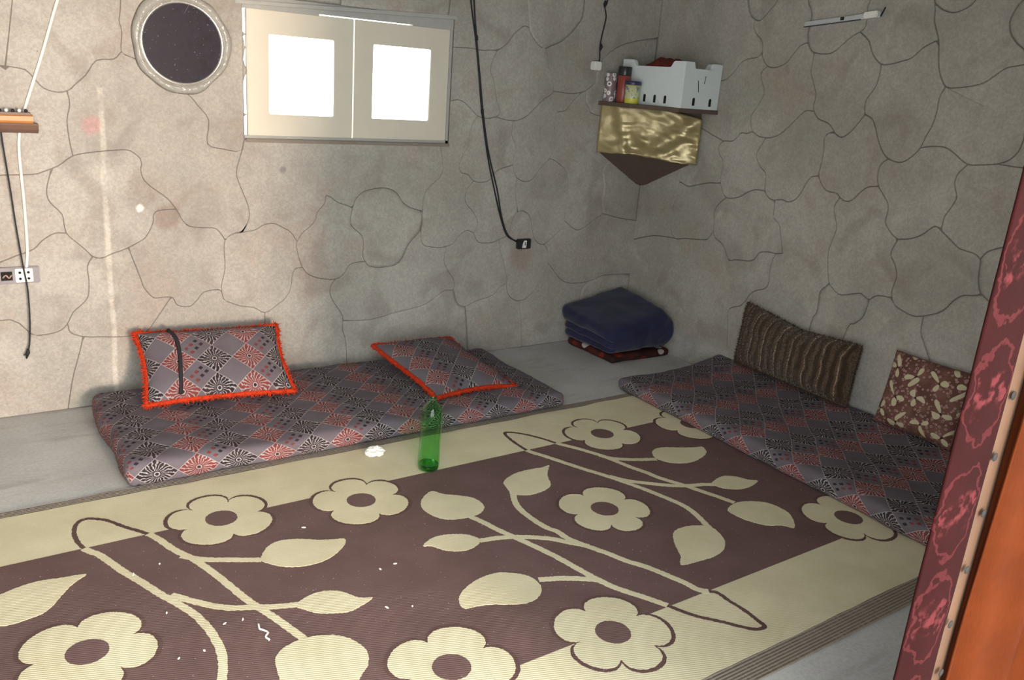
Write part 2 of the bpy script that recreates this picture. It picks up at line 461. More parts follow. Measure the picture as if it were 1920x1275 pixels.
RIGHT_JOINTS=[
[(-0.521,2.471),(-0.591,2.14),(-0.635,1.985),(-0.655,1.939),(-0.675,1.908),(-0.724,1.884),(-0.759,1.899),(-0.792,1.936),(-0.829,1.98),(-0.857,2.126),(-0.839,2.435)],
[(-0.703,1.887),(-0.703,1.857),(-0.727,1.821),(-0.763,1.795),(-0.781,1.76),(-0.784,1.725),(-0.801,1.693),(-0.83,1.666),(-0.868,1.659),(-0.907,1.666),(-0.948,1.687),(-0.978,1.725),(-1.008,1.762),(-1.039,1.777),(-1.054,1.78)],
[(-0.784,1.725),(-0.75,1.705),(-0.703,1.699),(-0.657,1.679),(-0.61,1.625),(-0.572,1.591),(-0.533,1.581),(-0.334,1.536),(0.003,1.477)],
[(-0.887,2.43),(-0.968,2.12),(-1.013,1.975),(-1.036,1.936),(-1.049,1.902),(-1.045,1.85),(-1.043,1.816),(-1.054,1.78),(-1.08,1.744),(-1.1,1.734)],
[(-1.1,1.735),(-1.152,1.73),(-1.206,1.739),(-1.252,1.778),(-1.298,1.815),(-1.33,1.83),(-1.353,1.858),(-1.344,1.937),(-1.351,1.965),(-1.345,2.099),(-1.307,2.383)],
[(-1.33,1.83),(-1.381,1.794),(-1.394,1.772),(-1.42,1.729),(-1.466,1.693),(-1.512,1.694),(-1.565,1.708),(-1.609,1.723),(-1.647,1.761),(-1.687,1.786),(-1.714,1.796)],
[(-1.1,1.735),(-1.1,1.685),(-1.099,1.646),(-1.123,1.6),(-1.149,1.547),(-1.151,1.516),(-1.146,1.492),(-1.157,1.465),(-1.188,1.432),(-1.244,1.417),(-1.271,1.399),(-1.295,1.374),(-1.326,1.358),(-1.352,1.366),(-1.382,1.393),(-1.416,1.442),(-1.436,1.47)],
[(-0.83,1.665),(-0.797,1.631),(-0.807,1.595),(-0.834,1.55),(-0.833,1.518),(-0.806,1.464),(-0.779,1.425),(-0.778,1.398),(-0.784,1.368),(-0.801,1.336)],
[(-1.157,1.465),(-1.113,1.466),(-1.078,1.439),(-1.029,1.387),(-0.976,1.341),(-0.917,1.317),(-0.846,1.317),(-0.801,1.336),(-0.764,1.324),(-0.724,1.323),(-0.697,1.293),(-0.668,1.275),(-0.611,1.27),(-0.586,1.245),(-0.581,1.226),(-0.605,1.191),(-0.632,1.156),(-0.628,1.098),(-0.633,1.048),(-0.665,0.992),(-0.694,0.974),(-0.751,0.983),(-0.789,0.998),(-0.832,1.026),(-0.876,1.045),(-0.922,1.048),(-0.941,1.047)],
[(-0.611,1.27),(-0.539,1.291),(-0.389,1.335),(-0.14,1.367),(0.04,1.361)],
[(-0.634,1.045),(-0.553,1.037),(-0.477,1.017),(-0.398,0.996),(-0.32,1.012),(-0.208,0.99),(-0.005,0.926)],
[(-0.891,1.313),(-0.863,1.261),(-0.847,1.224),(-0.861,1.195),(-0.891,1.162),(-0.927,1.137),(-0.935,1.09),(-0.941,1.048),(-0.965,1.021),(-1.002,1.009),(-1.056,1.02),(-1.094,1.014),(-1.134,1.032),(-1.162,1.068),(-1.185,1.124),(-1.206,1.155),(-1.247,1.164)],
[(-1.295,1.374),(-1.258,1.371),(-1.241,1.342),(-1.25,1.287),(-1.25,1.231),(-1.246,1.182),(-1.25,1.163),(-1.272,1.129),(-1.307,1.102),(-1.364,1.098),(-1.387,1.081),(-1.421,1.067),(-1.455,1.082),(-1.483,1.115),(-1.518,1.148),(-1.572,1.161)],
[(-1.383,1.074),(-1.364,1.039),(-1.373,1.002),(-1.394,0.954),(-1.398,0.922),(-1.384,0.86),(-1.378,0.819),(-1.385,0.767),(-1.399,0.71),(-1.415,0.666),(-1.439,0.645),(-1.481,0.625),(-1.524,0.635),(-1.585,0.657),(-1.615,0.649),(-1.642,0.639),(-1.662,0.66),(-1.694,0.672),(-1.742,0.674),(-1.753,0.67)],
[(-1.436,1.47),(-1.426,1.495),(-1.429,1.54),(-1.46,1.593),(-1.47,1.659),(-1.466,1.693)],
[(-1.436,1.47),(-1.474,1.454),(-1.499,1.419),(-1.523,1.369),(-1.555,1.32),(-1.592,1.285)],
[(-1.573,2.353),(-1.629,2.083),(-1.658,1.956),(-1.671,1.916),(-1.679,1.869),(-1.714,1.796),(-1.728,1.735),(-1.748,1.668),(-1.787,1.611),(-1.825,1.607),(-1.894,1.617),(-1.945,1.633),(-1.985,1.664),(-2.024,1.694),(-2.086,1.708),(-2.317,1.772),(-2.631,1.828),(-3.211,1.798)],
[(-1.665,1.943),(-1.7,1.919),(-1.747,1.905),(-1.788,1.914),(-1.835,1.951),(-1.852,2.07),(-1.812,2.326)],
[(-2.133,2.29),(-2.156,2.054),(-2.037,1.958),(-2.016,1.94),(-1.999,1.903),(-1.992,1.866),(-2.006,1.823),(-2.041,1.785),(-2.073,1.761),(-2.098,1.71)],
[(-1.788,1.609),(-1.772,1.567),(-1.773,1.512),(-1.768,1.455),(-1.747,1.397),(-1.734,1.35),(-1.704,1.31),(-1.663,1.28),(-1.622,1.279),(-1.592,1.285),(-1.561,1.253),(-1.559,1.207),(-1.573,1.163),(-1.605,1.127),(-1.638,1.089),(-1.644,1.047),(-1.642,1.01),(-1.657,0.988),(-1.691,0.957),(-1.721,0.943)],
[(-1.734,1.35),(-1.778,1.361),(-1.841,1.364),(-1.887,1.345),(-1.929,1.318),(-1.961,1.305),(-2.002,1.309),(-2.075,1.322),(-2.122,1.347),(-2.149,1.396),(-2.149,1.474),(-2.137,1.6),(-2.094,1.71)],
[(-2.075,1.322),(-2.181,1.318),(-2.337,1.328),(-2.678,1.352),(-3.313,1.435)],
[(-1.721,0.943),(-1.764,0.953),(-1.805,0.97),(-1.837,0.994),(-1.862,1.022),(-1.884,1.031),(-1.913,1.014),(-1.955,0.987),(-1.997,0.96),(-2.033,0.953),(-2.069,0.949),(-2.098,0.932),(-2.105,0.882),(-2.111,0.843),(-2.127,0.801),(-2.142,0.787),(-2.188,0.758),(-2.291,0.697),(-2.454,0.543),(-2.613,0.144)],
[(-1.954,1.302),(-1.925,1.265),(-1.918,1.23),(-1.93,1.192),(-1.942,1.166),(-1.929,1.124),(-1.909,1.08),(-1.907,1.045),(-1.906,1.017)],
[(-1.721,0.943),(-1.704,0.898),(-1.701,0.866),(-1.73,0.829),(-1.75,0.783),(-1.747,0.739),(-1.743,0.7),(-1.753,0.67),(-1.775,0.644),(-1.818,0.63),(-1.866,0.621),(-1.914,0.634),(-1.965,0.658),(-2.001,0.688),(-2.027,0.731),(-2.061,0.764),(-2.105,0.775),(-2.142,0.787)],
[(-2.098,0.932),(-2.116,0.964),(-2.149,0.985),(-2.2,1.001),(-2.416,1.012),(-2.842,1.026),(-3.409,1.094)],
[(-1.642,0.639),(-1.636,0.588),(-1.624,0.545),(-1.589,0.506),(-1.559,0.474),(-1.527,0.233),(-1.541,-0.048)],
[(-1.013,1.01),(-1.019,0.963),(-1.019,0.926),(-1.05,0.904),(-1.069,0.886),(-1.087,0.834),(-1.105,0.783),(-1.115,0.754),(-1.138,0.734),(-1.17,0.722),(-1.227,0.723),(-1.279,0.746),(-1.336,0.77),(-1.385,0.766)],
[(-1.418,0.663),(-1.375,0.616),(-1.374,0.567),(-1.375,0.505),(-1.355,0.451),(-1.352,0.233),(-1.401,-0.073)],
[(-1.115,0.754),(-1.076,0.743),(-1.023,0.741),(-0.971,0.727),(-0.95,0.694),(-0.927,0.673),(-0.872,0.662),(-0.816,0.656),(-0.777,0.641),(-0.749,0.672),(-0.731,0.701),(-0.7,0.727),(-0.653,0.745),(-0.633,0.781),(-0.629,0.826),(-0.62,0.891),(-0.65,0.941),(-0.69,0.975)],
[(-0.777,0.641),(-0.758,0.607),(-0.766,0.563),(-0.735,0.546),(-0.677,0.529),(-0.659,0.484),(-0.624,0.434),(-0.566,0.402),(-0.368,0.386),(-0.17,0.352),(-0.006,0.298)],
[(-0.633,0.781),(-0.609,0.743),(-0.578,0.72),(-0.435,0.7),(-0.342,0.685),(-0.295,0.753),(-0.302,0.824),(-0.3,0.859),(-0.316,0.93),(-0.325,1.011)],
[(-0.342,0.685),(-0.166,0.666),(0.014,0.606)],
[(-1.073,0.741),(-1.059,0.699),(-1.055,0.641),(-1.061,0.592),(-1.046,0.551),(-0.989,0.524),(-0.954,0.496),(-0.927,0.449),(-0.897,0.415),(-0.843,0.391),(-0.823,0.362),(-0.833,0.29),(-0.848,0.192),(-0.87,-0.01)],
[(-1.914,0.634),(-1.917,0.567),(-1.938,0.523),(-2.006,0.393),(-2.048,0.1),(-2.105,-0.088)],
[(-2.259,2.276),(-2.424,1.765),(-2.501,1.329),(-2.632,1.018),(-2.732,0.422),(-2.902,-0.175)],
[(-2.64,2.234),(-2.782,1.803),(-2.873,1.36),(-3.0,1.045),(-3.133,0.382),(-3.342,-0.344)],
[(0.032,2.175),(-0.311,2.102),(-0.591,2.14),(-0.857,2.126),(-0.973,2.095),(-1.345,2.099),(-1.632,2.072),(-1.852,2.07),(-2.156,2.054),(-2.331,2.062),(-3.147,2.027)],
[(-2.423,0.417),(-2.728,0.507),(-3.099,0.567),(-3.555,0.575)]]
BACK_JOINTS=[
[(-2.207,1.151),(-2.175,1.118),(-2.126,1.077),(-2.102,1.027),(-2.089,0.964),(-2.068,0.925),(-2.009,0.9),(-1.974,0.875),(-1.922,0.858),(-1.895,0.845)],
[(-2.034,0.904),(-2.042,0.868),(-2.076,0.829),(-2.088,0.789),(-2.117,0.758),(-2.151,0.731),(-2.179,0.683),(-2.171,0.622),(-2.15,0.563),(-2.116,0.524),(-2.048,0.5),(-1.978,0.495),(-1.938,0.516),(-1.907,0.561),(-1.863,0.573),(-1.823,0.573)],
[(-1.895,0.845),(-1.878,0.89),(-1.835,0.926),(-1.754,0.942),(-1.699,0.937),(-1.651,0.912),(-1.621,0.869),(-1.572,0.839),(-1.509,0.824)],
[(-1.895,0.845),(-1.907,0.784),(-1.893,0.75),(-1.843,0.706),(-1.833,0.655),(-1.836,0.613),(-1.821,0.573),(-1.789,0.545),(-1.713,0.538),(-1.628,0.558),(-1.583,0.644),(-1.546,0.686),(-1.509,0.729),(-1.503,0.816)],
[(-2.15,0.563),(-2.184,0.561),(-2.2,0.533),(-2.209,0.468),(-2.234,0.42),(-2.284,0.382),(-2.337,0.354),(-2.389,0.383),(-2.452,0.397),(-2.498,0.417),(-2.528,0.436),(-2.537,0.5),(-2.519,0.581),(-2.521,0.663),(-2.515,0.711),(-2.483,0.738),(-2.435,0.749)],
[(-2.448,0.743),(-2.375,0.755),(-2.336,0.777),(-2.288,0.781),(-2.249,0.762),(-2.208,0.737),(-2.177,0.691)],
[(-2.437,0.747),(-2.405,0.806),(-2.408,0.867),(-2.44,0.951),(-2.458,1.018),(-2.437,1.091),(-2.417,1.172)],
[(-1.507,0.82),(-1.498,0.91),(-1.452,0.961),(-1.405,1.004),(-1.398,1.064),(-1.425,1.181)],
[(-2.519,0.72),(-2.553,0.765),(-2.606,0.772),(-2.667,0.78),(-2.695,0.805),(-2.723,0.859),(-2.757,0.905),(-2.805,0.943),(-2.845,0.981),(-2.857,1.025),(-2.851,1.061),(-2.874,1.09),(-2.907,1.107),(-2.98,1.102),(-3.046,1.094),(-3.111,1.079),(-3.164,1.04),(-3.222,1.016),(-3.259,1.006),(-3.421,1.0),(-3.625,0.98),(-3.901,0.999),(-4.626,0.983)],
[(-3.19,1.027),(-3.212,0.947),(-3.206,0.898),(-3.166,0.847),(-3.16,0.797),(-3.153,0.764),(-3.129,0.737),(-3.092,0.699),(-3.061,0.664),(-3.028,0.657),(-2.986,0.675),(-2.937,0.691),(-2.887,0.716),(-2.85,0.741),(-2.819,0.801),(-2.817,0.831),(-2.795,0.853),(-2.721,0.858)],
[(-3.156,0.768),(-3.197,0.769),(-3.243,0.742),(-3.277,0.708),(-3.342,0.683),(-3.472,0.648),(-3.737,0.704),(-3.972,0.678),(-4.681,0.687)],
[(-3.065,0.664),(-3.087,0.624),(-3.085,0.563),(-3.093,0.495),(-3.122,0.459),(-3.154,0.431),(-3.181,0.38),(-3.216,0.353),(-3.275,0.344),(-3.313,0.352),(-3.383,0.421),(-3.53,0.413),(-3.795,0.482),(-4.048,0.446),(-4.719,0.482)],
[(-2.923,0.694),(-2.905,0.636),(-2.881,0.557),(-2.869,0.516),(-2.835,0.47),(-2.798,0.467),(-2.754,0.463),(-2.733,0.425),(-2.68,0.416),(-2.648,0.442),(-2.616,0.477),(-2.553,0.484),(-2.534,0.47)],
[(-3.177,0.383),(-3.17,0.344),(-3.118,0.319),(-3.05,0.311),(-2.966,0.302),(-2.879,0.309),(-2.833,0.361),(-2.785,0.429),(-2.761,0.464)],
[(-2.337,0.354),(-2.334,0.278),(-2.319,0.099),(-2.309,-0.212)],
[(-3.125,0.319),(-3.141,0.254),(-3.182,0.114),(-3.232,-0.152)],
[(-2.888,1.81),(-2.899,1.657),(-2.907,1.612),(-2.899,1.567),(-2.906,1.496),(-2.88,1.478),(-2.855,1.469),(-2.76,1.413),(-2.656,1.344),(-2.614,1.297),(-2.571,1.238),(-2.58,1.139),(-2.513,1.118),(-2.436,1.111),(-2.419,1.165)],
[(-3.661,1.373),(-3.458,1.41),(-3.331,1.41),(-3.266,1.405),(-3.244,1.397),(-3.22,1.369),(-3.191,1.336),(-3.141,1.324),(-3.102,1.336),(-3.082,1.357),(-3.041,1.395),(-2.999,1.453),(-2.935,1.463),(-2.906,1.493)],
[(-3.112,1.333),(-3.106,1.28),(-3.12,1.218),(-3.117,1.14),(-3.109,1.08)],
[(-1.404,1.366),(-1.334,1.385),(-1.286,1.371),(-1.243,1.34),(-1.2,1.308),(-1.141,1.3),(-1.092,1.309),(-1.048,1.3),(-1.005,1.295),(-0.953,1.297),(-0.91,1.313),(-0.877,1.335),(-0.836,1.372),(-0.787,1.416),(-0.752,1.435),(-0.728,1.461),(-0.743,1.516),(-0.769,1.584),(-0.805,1.673),(-0.841,1.68),(-0.899,1.729),(-0.92,1.766),(-0.937,1.85),(-0.977,2.074),(-1.019,2.502)],
[(-0.807,1.673),(-0.763,1.693),(-0.711,1.715),(-0.652,1.757),(-0.595,1.817),(-0.566,1.888),(-0.582,2.125),(-0.605,2.578)],
[(-1.092,1.309),(-1.068,1.334),(-1.1,1.414),(-1.114,1.48),(-1.144,1.544),(-1.125,1.611),(-1.11,1.639),(-1.152,1.639),(-1.208,1.634),(-1.272,1.639),(-1.396,1.635)],
[(-1.11,1.639),(-1.056,1.676),(-1.01,1.732),(-0.955,1.773),(-0.918,1.767)],
[(-1.204,1.311),(-1.237,1.26),(-1.249,1.198),(-1.251,1.157),(-1.284,1.102),(-1.301,1.054),(-1.286,1.019),(-1.244,1.009),(-1.207,0.976),(-1.157,0.968),(-1.107,0.98),(-1.06,1.031),(-0.959,1.062)],
[(-0.979,1.296),(-0.981,1.219),(-0.954,1.17),(-0.951,1.128),(-0.961,1.092),(-0.957,1.049),(-0.932,0.997),(-0.876,0.971),(-0.823,0.984),(-0.774,1.041),(-0.714,1.099),(-0.685,1.161),(-0.699,1.285),(-0.688,1.35),(-0.633,1.363),(-0.557,1.442),(-0.503,1.473),(-0.496,1.416),(-0.462,1.381),(-0.408,1.346),(0.014,1.317)],
[(-0.73,1.461),(-0.606,1.454),(-0.531,1.465)],
[(-0.503,1.473),(-0.441,1.52),(-0.438,1.571),(-0.392,1.66),(-0.254,1.743),(0.007,1.801)],
[(-1.207,0.976),(-1.248,0.922),(-1.249,0.863),(-1.206,0.82),(-1.173,0.776),(-1.165,0.737),(-1.188,0.699),(-1.229,0.713),(-1.277,0.685),(-1.314,0.643),(-1.381,0.625),(-1.449,0.632),(-1.498,0.651),(-1.513,0.723)],
[(-1.188,0.699),(-1.153,0.645),(-1.07,0.637),(-1.008,0.656),(-0.957,0.681),(-0.932,0.77),(-0.893,0.809),(-0.837,0.794),(-0.805,0.748),(-0.779,0.656),(-0.729,0.613),(-0.684,0.62),(-0.631,0.66),(-0.578,0.704),(-0.567,0.76),(-0.568,0.815),(-0.551,0.87),(-0.58,1.015),(-0.655,1.077),(-0.714,1.099)],
[(-0.926,0.989),(-0.929,0.91),(-0.903,0.806)],
[(-0.568,0.746),(-0.469,0.686),(-0.388,0.717),(-0.332,0.753),(-0.286,0.781),(-0.304,0.866),(-0.296,0.942),(-0.321,1.034),(-0.26,1.127),(-0.234,1.201),(-0.26,1.291)],
[(-0.286,0.781),(-0.142,0.748),(0.033,0.724)],
[(-1.352,0.628),(-1.362,0.55),(-1.335,0.496),(-1.296,0.441),(-1.293,0.387),(-1.348,0.387),(-1.396,0.36),(-1.462,0.321),(-1.548,0.302),(-1.632,0.292),(-1.781,0.266),(-1.938,0.273)],
[(-1.978,0.495),(-2.004,0.461),(-2.007,0.418),(-1.98,0.364),(-1.939,0.299),(-1.938,0.228),(-1.918,0.145),(-1.904,-0.105)],
[(-1.293,0.387),(-1.262,0.304),(-1.21,0.285),(-1.139,0.311),(-1.035,0.335),(-0.985,0.382),(-0.943,0.407),(-0.968,0.501),(-1.003,0.593),(-1.016,0.652)],
[(-0.943,0.407),(-0.938,0.351),(-0.901,0.305),(-0.844,0.286),(-0.778,0.31),(-0.695,0.399),(-0.66,0.501),(-0.674,0.577),(-0.707,0.616)],
[(-1.21,0.285),(-1.19,0.15),(-1.16,-0.139)],
[(-0.844,0.286),(-0.821,0.159),(-0.775,-0.193)],
[(-0.66,0.501),(-0.528,0.377),(-0.342,0.364),(-0.22,0.396),(0.046,0.388)],
[(-0.342,0.364),(-0.392,0.268),(-0.366,-0.145)],
[(-4.497,1.684),(-3.758,1.776),(-3.295,1.806),(-2.884,1.824),(-2.425,1.864),(-1.972,1.944),(-1.483,1.961),(-0.975,2.049),(-0.579,2.1),(0.209,2.2)],
[(-1.969,1.698),(-1.978,2.326)],
[(-2.405,1.698),(-2.446,1.882),(-2.438,2.241)],
[(-1.41,1.727),(-1.395,1.972),(-1.423,2.428)],
[(-3.421,1.0),(-3.491,0.817),(-3.472,0.648),(-3.548,0.415),(-3.579,-0.085)],
[(-3.584,2.031),(-3.58,1.801),(-3.674,1.382),(-3.673,0.98),(-3.769,0.706),(-3.748,0.467),(-3.874,-0.19)],
[(-3.933,1.967),(-3.936,1.758),(-4.032,1.366),(-4.045,0.99),(-4.145,0.679),(-4.135,0.451),(-4.273,-0.101)],
[(-3.236,2.095),(-3.244,1.813),(-3.315,1.398)]]
RUG_FLOWERS=[
((-2.903,-1.223),[(-3.063,-1.154),(-2.92,-1.053),(-2.753,-1.135),(-2.766,-1.333),(-3.02,-1.335)]),
((-2.43,-1.315),[(-2.591,-1.235),(-2.418,-1.133),(-2.265,-1.232),(-2.29,-1.424),(-2.537,-1.453)]),
((-1.208,-1.223),[(-1.362,-1.144),(-1.199,-1.051),(-1.062,-1.131),(-1.073,-1.335),(-1.315,-1.35)]),
((-1.658,-1.77),[(-1.783,-1.654),(-1.546,-1.644),(-1.504,-1.852),(-1.656,-1.945),(-1.803,-1.86)]),
((-0.847,-2.25),[(-0.972,-2.131),(-0.754,-2.115),(-0.657,-2.298),(-0.843,-2.433),(-0.991,-2.34)]),
((-2.118,-2.349),[(-2.25,-2.228),(-2.008,-2.219),(-1.951,-2.427),(-2.123,-2.538),(-2.275,-2.441)]),
((-2.6,-2.254),[(-2.742,-2.147),(-2.497,-2.13),(-2.43,-2.328),(-2.577,-2.407),(-2.744,-2.305)]),
((-3.396,-1.747),[(-3.53,-1.643),(-3.262,-1.642),(-3.234,-1.805),(-3.359,-1.906),(-3.547,-1.77)]),
((-0.734,-1.316),[(-0.895,-1.224),(-0.687,-1.176),(-0.542,-1.28),(-0.626,-1.428),(-0.879,-1.43)])]
RUG_STEMS=[
[(-2.892,-1.964),(-2.909,-1.907),(-2.934,-1.823),(-2.966,-1.733),(-2.989,-1.644),(-3.016,-1.538),(-3.047,-1.437),(-3.085,-1.355),(-3.128,-1.233),(-3.192,-1.139),(-3.238,-1.066),(-3.291,-1.032),(-3.324,-1.058),(-3.338,-1.133),(-3.325,-1.218),(-3.287,-1.288),(-3.251,-1.392),(-3.214,-1.481),(-3.176,-1.578),(-3.144,-1.648),(-3.119,-1.714),(-3.103,-1.792),(-3.099,-1.87),(-3.106,-1.938),(-3.131,-2.016),(-3.159,-2.065)],
[(-3.152,-1.591),(-3.103,-1.655),(-3.04,-1.72),(-2.978,-1.753),(-2.91,-1.785),(-2.853,-1.804)],
[(-3.077,-1.397),(-3.021,-1.449),(-2.943,-1.491),(-2.867,-1.531)],
[(-1.163,-1.962),(-1.184,-1.901),(-1.209,-1.838),(-1.242,-1.756),(-1.281,-1.676),(-1.298,-1.612),(-1.32,-1.552),(-1.338,-1.486),(-1.357,-1.417),(-1.378,-1.369),(-1.413,-1.299),(-1.46,-1.222),(-1.491,-1.151),(-1.533,-1.082),(-1.577,-1.037),(-1.608,-1.028),(-1.622,-1.066),(-1.628,-1.144),(-1.623,-1.231),(-1.594,-1.291),(-1.554,-1.383),(-1.515,-1.473),(-1.474,-1.555),(-1.437,-1.641),(-1.406,-1.728),(-1.38,-1.817),(-1.364,-1.898),(-1.377,-1.975),(-1.398,-2.043),(-1.412,-2.091)],
[(-1.462,-1.568),(-1.425,-1.627),(-1.364,-1.683),(-1.299,-1.735),(-1.223,-1.776),(-1.163,-1.794),(-1.116,-1.817)],
[(-1.37,-1.396),(-1.335,-1.446),(-1.265,-1.491),(-1.167,-1.533)],
[(-1.891,-1.503),(-1.928,-1.571),(-1.945,-1.632),(-1.946,-1.711),(-1.936,-1.782),(-1.918,-1.823),(-1.914,-1.875),(-1.885,-1.946),(-1.853,-2.011),(-1.826,-2.079),(-1.792,-2.136),(-1.766,-2.201),(-1.743,-2.266),(-1.729,-2.32),(-1.691,-2.354),(-1.689,-2.404),(-1.685,-2.465),(-1.689,-2.523),(-1.695,-2.549),(-1.73,-2.544),(-1.765,-2.506),(-1.796,-2.465),(-1.846,-2.404),(-1.885,-2.322),(-1.914,-2.267),(-1.961,-2.184),(-1.984,-2.117),(-2.002,-2.039),(-2.019,-1.958),(-2.042,-1.879),(-2.071,-1.794),(-2.099,-1.715),(-2.118,-1.645),(-2.142,-1.579)],
[(-1.879,-1.949),(-1.929,-1.895),(-1.974,-1.844),(-2.053,-1.792),(-2.115,-1.765),(-2.195,-1.748)],
[(-1.986,-2.119),(-2.065,-2.068),(-2.152,-2.031)]]
RUG_LEAVES=[
[(-2.866,-1.519),(-2.832,-1.472),(-2.786,-1.449),(-2.725,-1.464),(-2.666,-1.501),(-2.62,-1.52),(-2.588,-1.534),(-2.606,-1.568),(-2.657,-1.608),(-2.717,-1.628),(-2.778,-1.621),(-2.825,-1.596),(-2.856,-1.561),(-2.869,-1.536)],
[(-2.86,-1.806),(-2.815,-1.781),(-2.765,-1.777),(-2.72,-1.801),(-2.691,-1.848),(-2.673,-1.863),(-2.65,-1.875),(-2.687,-1.893),(-2.735,-1.905),(-2.777,-1.892),(-2.815,-1.872),(-2.843,-1.839)],
[(-2.991,-2.01),(-2.974,-1.984),(-2.941,-1.965),(-2.884,-1.959),(-2.825,-1.979),(-2.785,-2.018),(-2.767,-2.079),(-2.783,-2.133),(-2.818,-2.166),(-2.867,-2.205),(-2.959,-2.177),(-3.005,-2.128),(-3.002,-2.063)],
[(-3.562,-1.373),(-3.512,-1.356),(-3.463,-1.349),(-3.413,-1.359),(-3.363,-1.366),(-3.341,-1.376),(-3.379,-1.405),(-3.415,-1.451),(-3.44,-1.49),(-3.467,-1.517),(-3.506,-1.53),(-3.552,-1.534),(-3.574,-1.529),(-3.624,-1.49),(-3.634,-1.426),(-3.604,-1.382)],
[(-1.142,-1.48),(-1.1,-1.453),(-1.046,-1.459),(-0.978,-1.494),(-0.917,-1.519),(-0.884,-1.53),(-0.912,-1.581),(-0.979,-1.611),(-1.05,-1.623),(-1.103,-1.609),(-1.145,-1.577),(-1.162,-1.527)],
[(-1.118,-1.803),(-1.032,-1.779),(-0.98,-1.804),(-0.952,-1.851),(-0.923,-1.876),(-0.992,-1.897),(-1.053,-1.893),(-1.101,-1.865),(-1.12,-1.835)],
[(-1.234,-1.99),(-1.164,-1.967),(-1.103,-1.981),(-1.046,-2.021),(-1.03,-2.082),(-1.042,-2.134),(-1.107,-2.202),(-1.138,-2.169),(-1.192,-2.141),(-1.227,-2.087),(-1.24,-2.034)],
[(-1.568,-2.037),(-1.521,-2.008),(-1.448,-2.014),(-1.394,-2.05),(-1.399,-2.101),(-1.423,-2.148),(-1.473,-2.186),(-1.538,-2.201),(-1.599,-2.197),(-1.676,-2.186),(-1.637,-2.143),(-1.607,-2.089)],
[(-1.881,-1.425),(-1.842,-1.398),(-1.783,-1.379),(-1.714,-1.378),(-1.663,-1.385),(-1.626,-1.38),(-1.669,-1.427),(-1.697,-1.468),(-1.717,-1.512),(-1.742,-1.538),(-1.787,-1.554),(-1.847,-1.556),(-1.89,-1.535),(-1.906,-1.521),(-1.894,-1.464)],
[(-2.24,-1.418),(-2.199,-1.38),(-2.164,-1.368),(-2.139,-1.405),(-2.093,-1.441),(-2.052,-1.486),(-2.052,-1.553),(-2.091,-1.589),(-2.137,-1.597),(-2.182,-1.59),(-2.226,-1.571),(-2.251,-1.532),(-2.262,-1.472)],
[(-2.379,-1.689),(-2.331,-1.661),(-2.279,-1.662),(-2.218,-1.69),(-2.193,-1.725),(-2.194,-1.752),(-2.231,-1.775),(-2.278,-1.778),(-2.318,-1.757),(-2.344,-1.724),(-2.355,-1.704)],
[(-2.431,-2.008),(-2.395,-1.971),(-2.328,-1.942),(-2.259,-1.936),(-2.213,-1.957),(-2.172,-1.996),(-2.163,-2.047),(-2.18,-2.085),(-2.217,-2.111),(-2.263,-2.114),(-2.313,-2.093),(-2.359,-2.069),(-2.4,-2.058),(-2.438,-2.048)]]

stones(wall_back, BACK_JOINTS, (XL, -.001, 0.001, ZC), [(WX0, WX1, WZ0, WZ1)], lambda u, v, h: (u, -h, v), .0013, .0055, M_WALL)
stones(wall_right, RIGHT_JOINTS, (YF, -.001, 0.001, ZC), [], lambda u, v, h: (-h, u, v), .0020, .0060, M_WALL_R)

# cement fillet where floor and right wall meet
def fillet():
    vs = []; fs = []; n = 60; prof = [(0, 0), (-.045, 0.0), (-.034, .012), (-.022, .04), (-.013, .09), (-.0085, 1.0), (0, 1.0)]
    for i in range(n+1):
        y = -.005+(YF+.01)*i/n
        h = .135+.035*min(1, -y/.9)+.012*fbm((y*4, 3, 1))
        for x, z in prof: vs.append((x, y, z*h if z == 1.0 else z+.004*fbm((y*6, z*9, 2)) if z > 0 else 0))
    m = len(prof)
    for i in range(n):
        for k in range(m-1): fs.append((i*m+k, (i+1)*m+k, (i+1)*m+k+1, i*m+k+1))
    bm = bmesh.new(); me = pyd(vs, fs); bm.from_mesh(me)
    return from_bm(bm)
put('baseboard_right', fillet(), M_CEIL, None, True, kind='structure', label='rough cement fillet along the foot of the right wall', cat='baseboard')

# ------------------------------------------------------------------ window
M_LEAF = plain('painted_plywood', (.60, .56, .47), .55, .4, var=.06, sc=9)
M_LEDGE = plain('window_ledge_wood', (.22, .19, .16), .8, .2)
M_LEDGEL = plain('head_plaster', (.36, .36, .34), .9, .2)
def glass_mat(name, tint, gloss=.08, rough=.05):
    g = Gr(name); t = g.n.new('ShaderNodeBsdfTransparent'); t.inputs[0].default_value = tint+(1,)
    s = g.n.new('ShaderNodeBsdfGlossy'); s.inputs['Roughness'].default_value = rough
    lw = g.n.new('ShaderNodeLayerWeight'); lw.inputs[0].default_value = .25
    f = g.rng(S(g, lw.outputs['Facing']), 0, 1, gloss, .75)
    mx = g.n.new('ShaderNodeMixShader'); g.link(f, mx.inputs[0])
    g.t.links.new(t.outputs[0], mx.inputs[1]); g.t.links.new(s.outputs[0], mx.inputs[2]); g.t.links.new(mx.outputs[0], g.out.inputs[0])
    return g.m
M_PANE = glass_mat('window_glass', (.96, .98, .97), .04)
win = empty('window_1', (-1.9, .03, WZ0), kind='structure', label='high two-leaf window with painted wooden leaves and bright panes', cat='window')
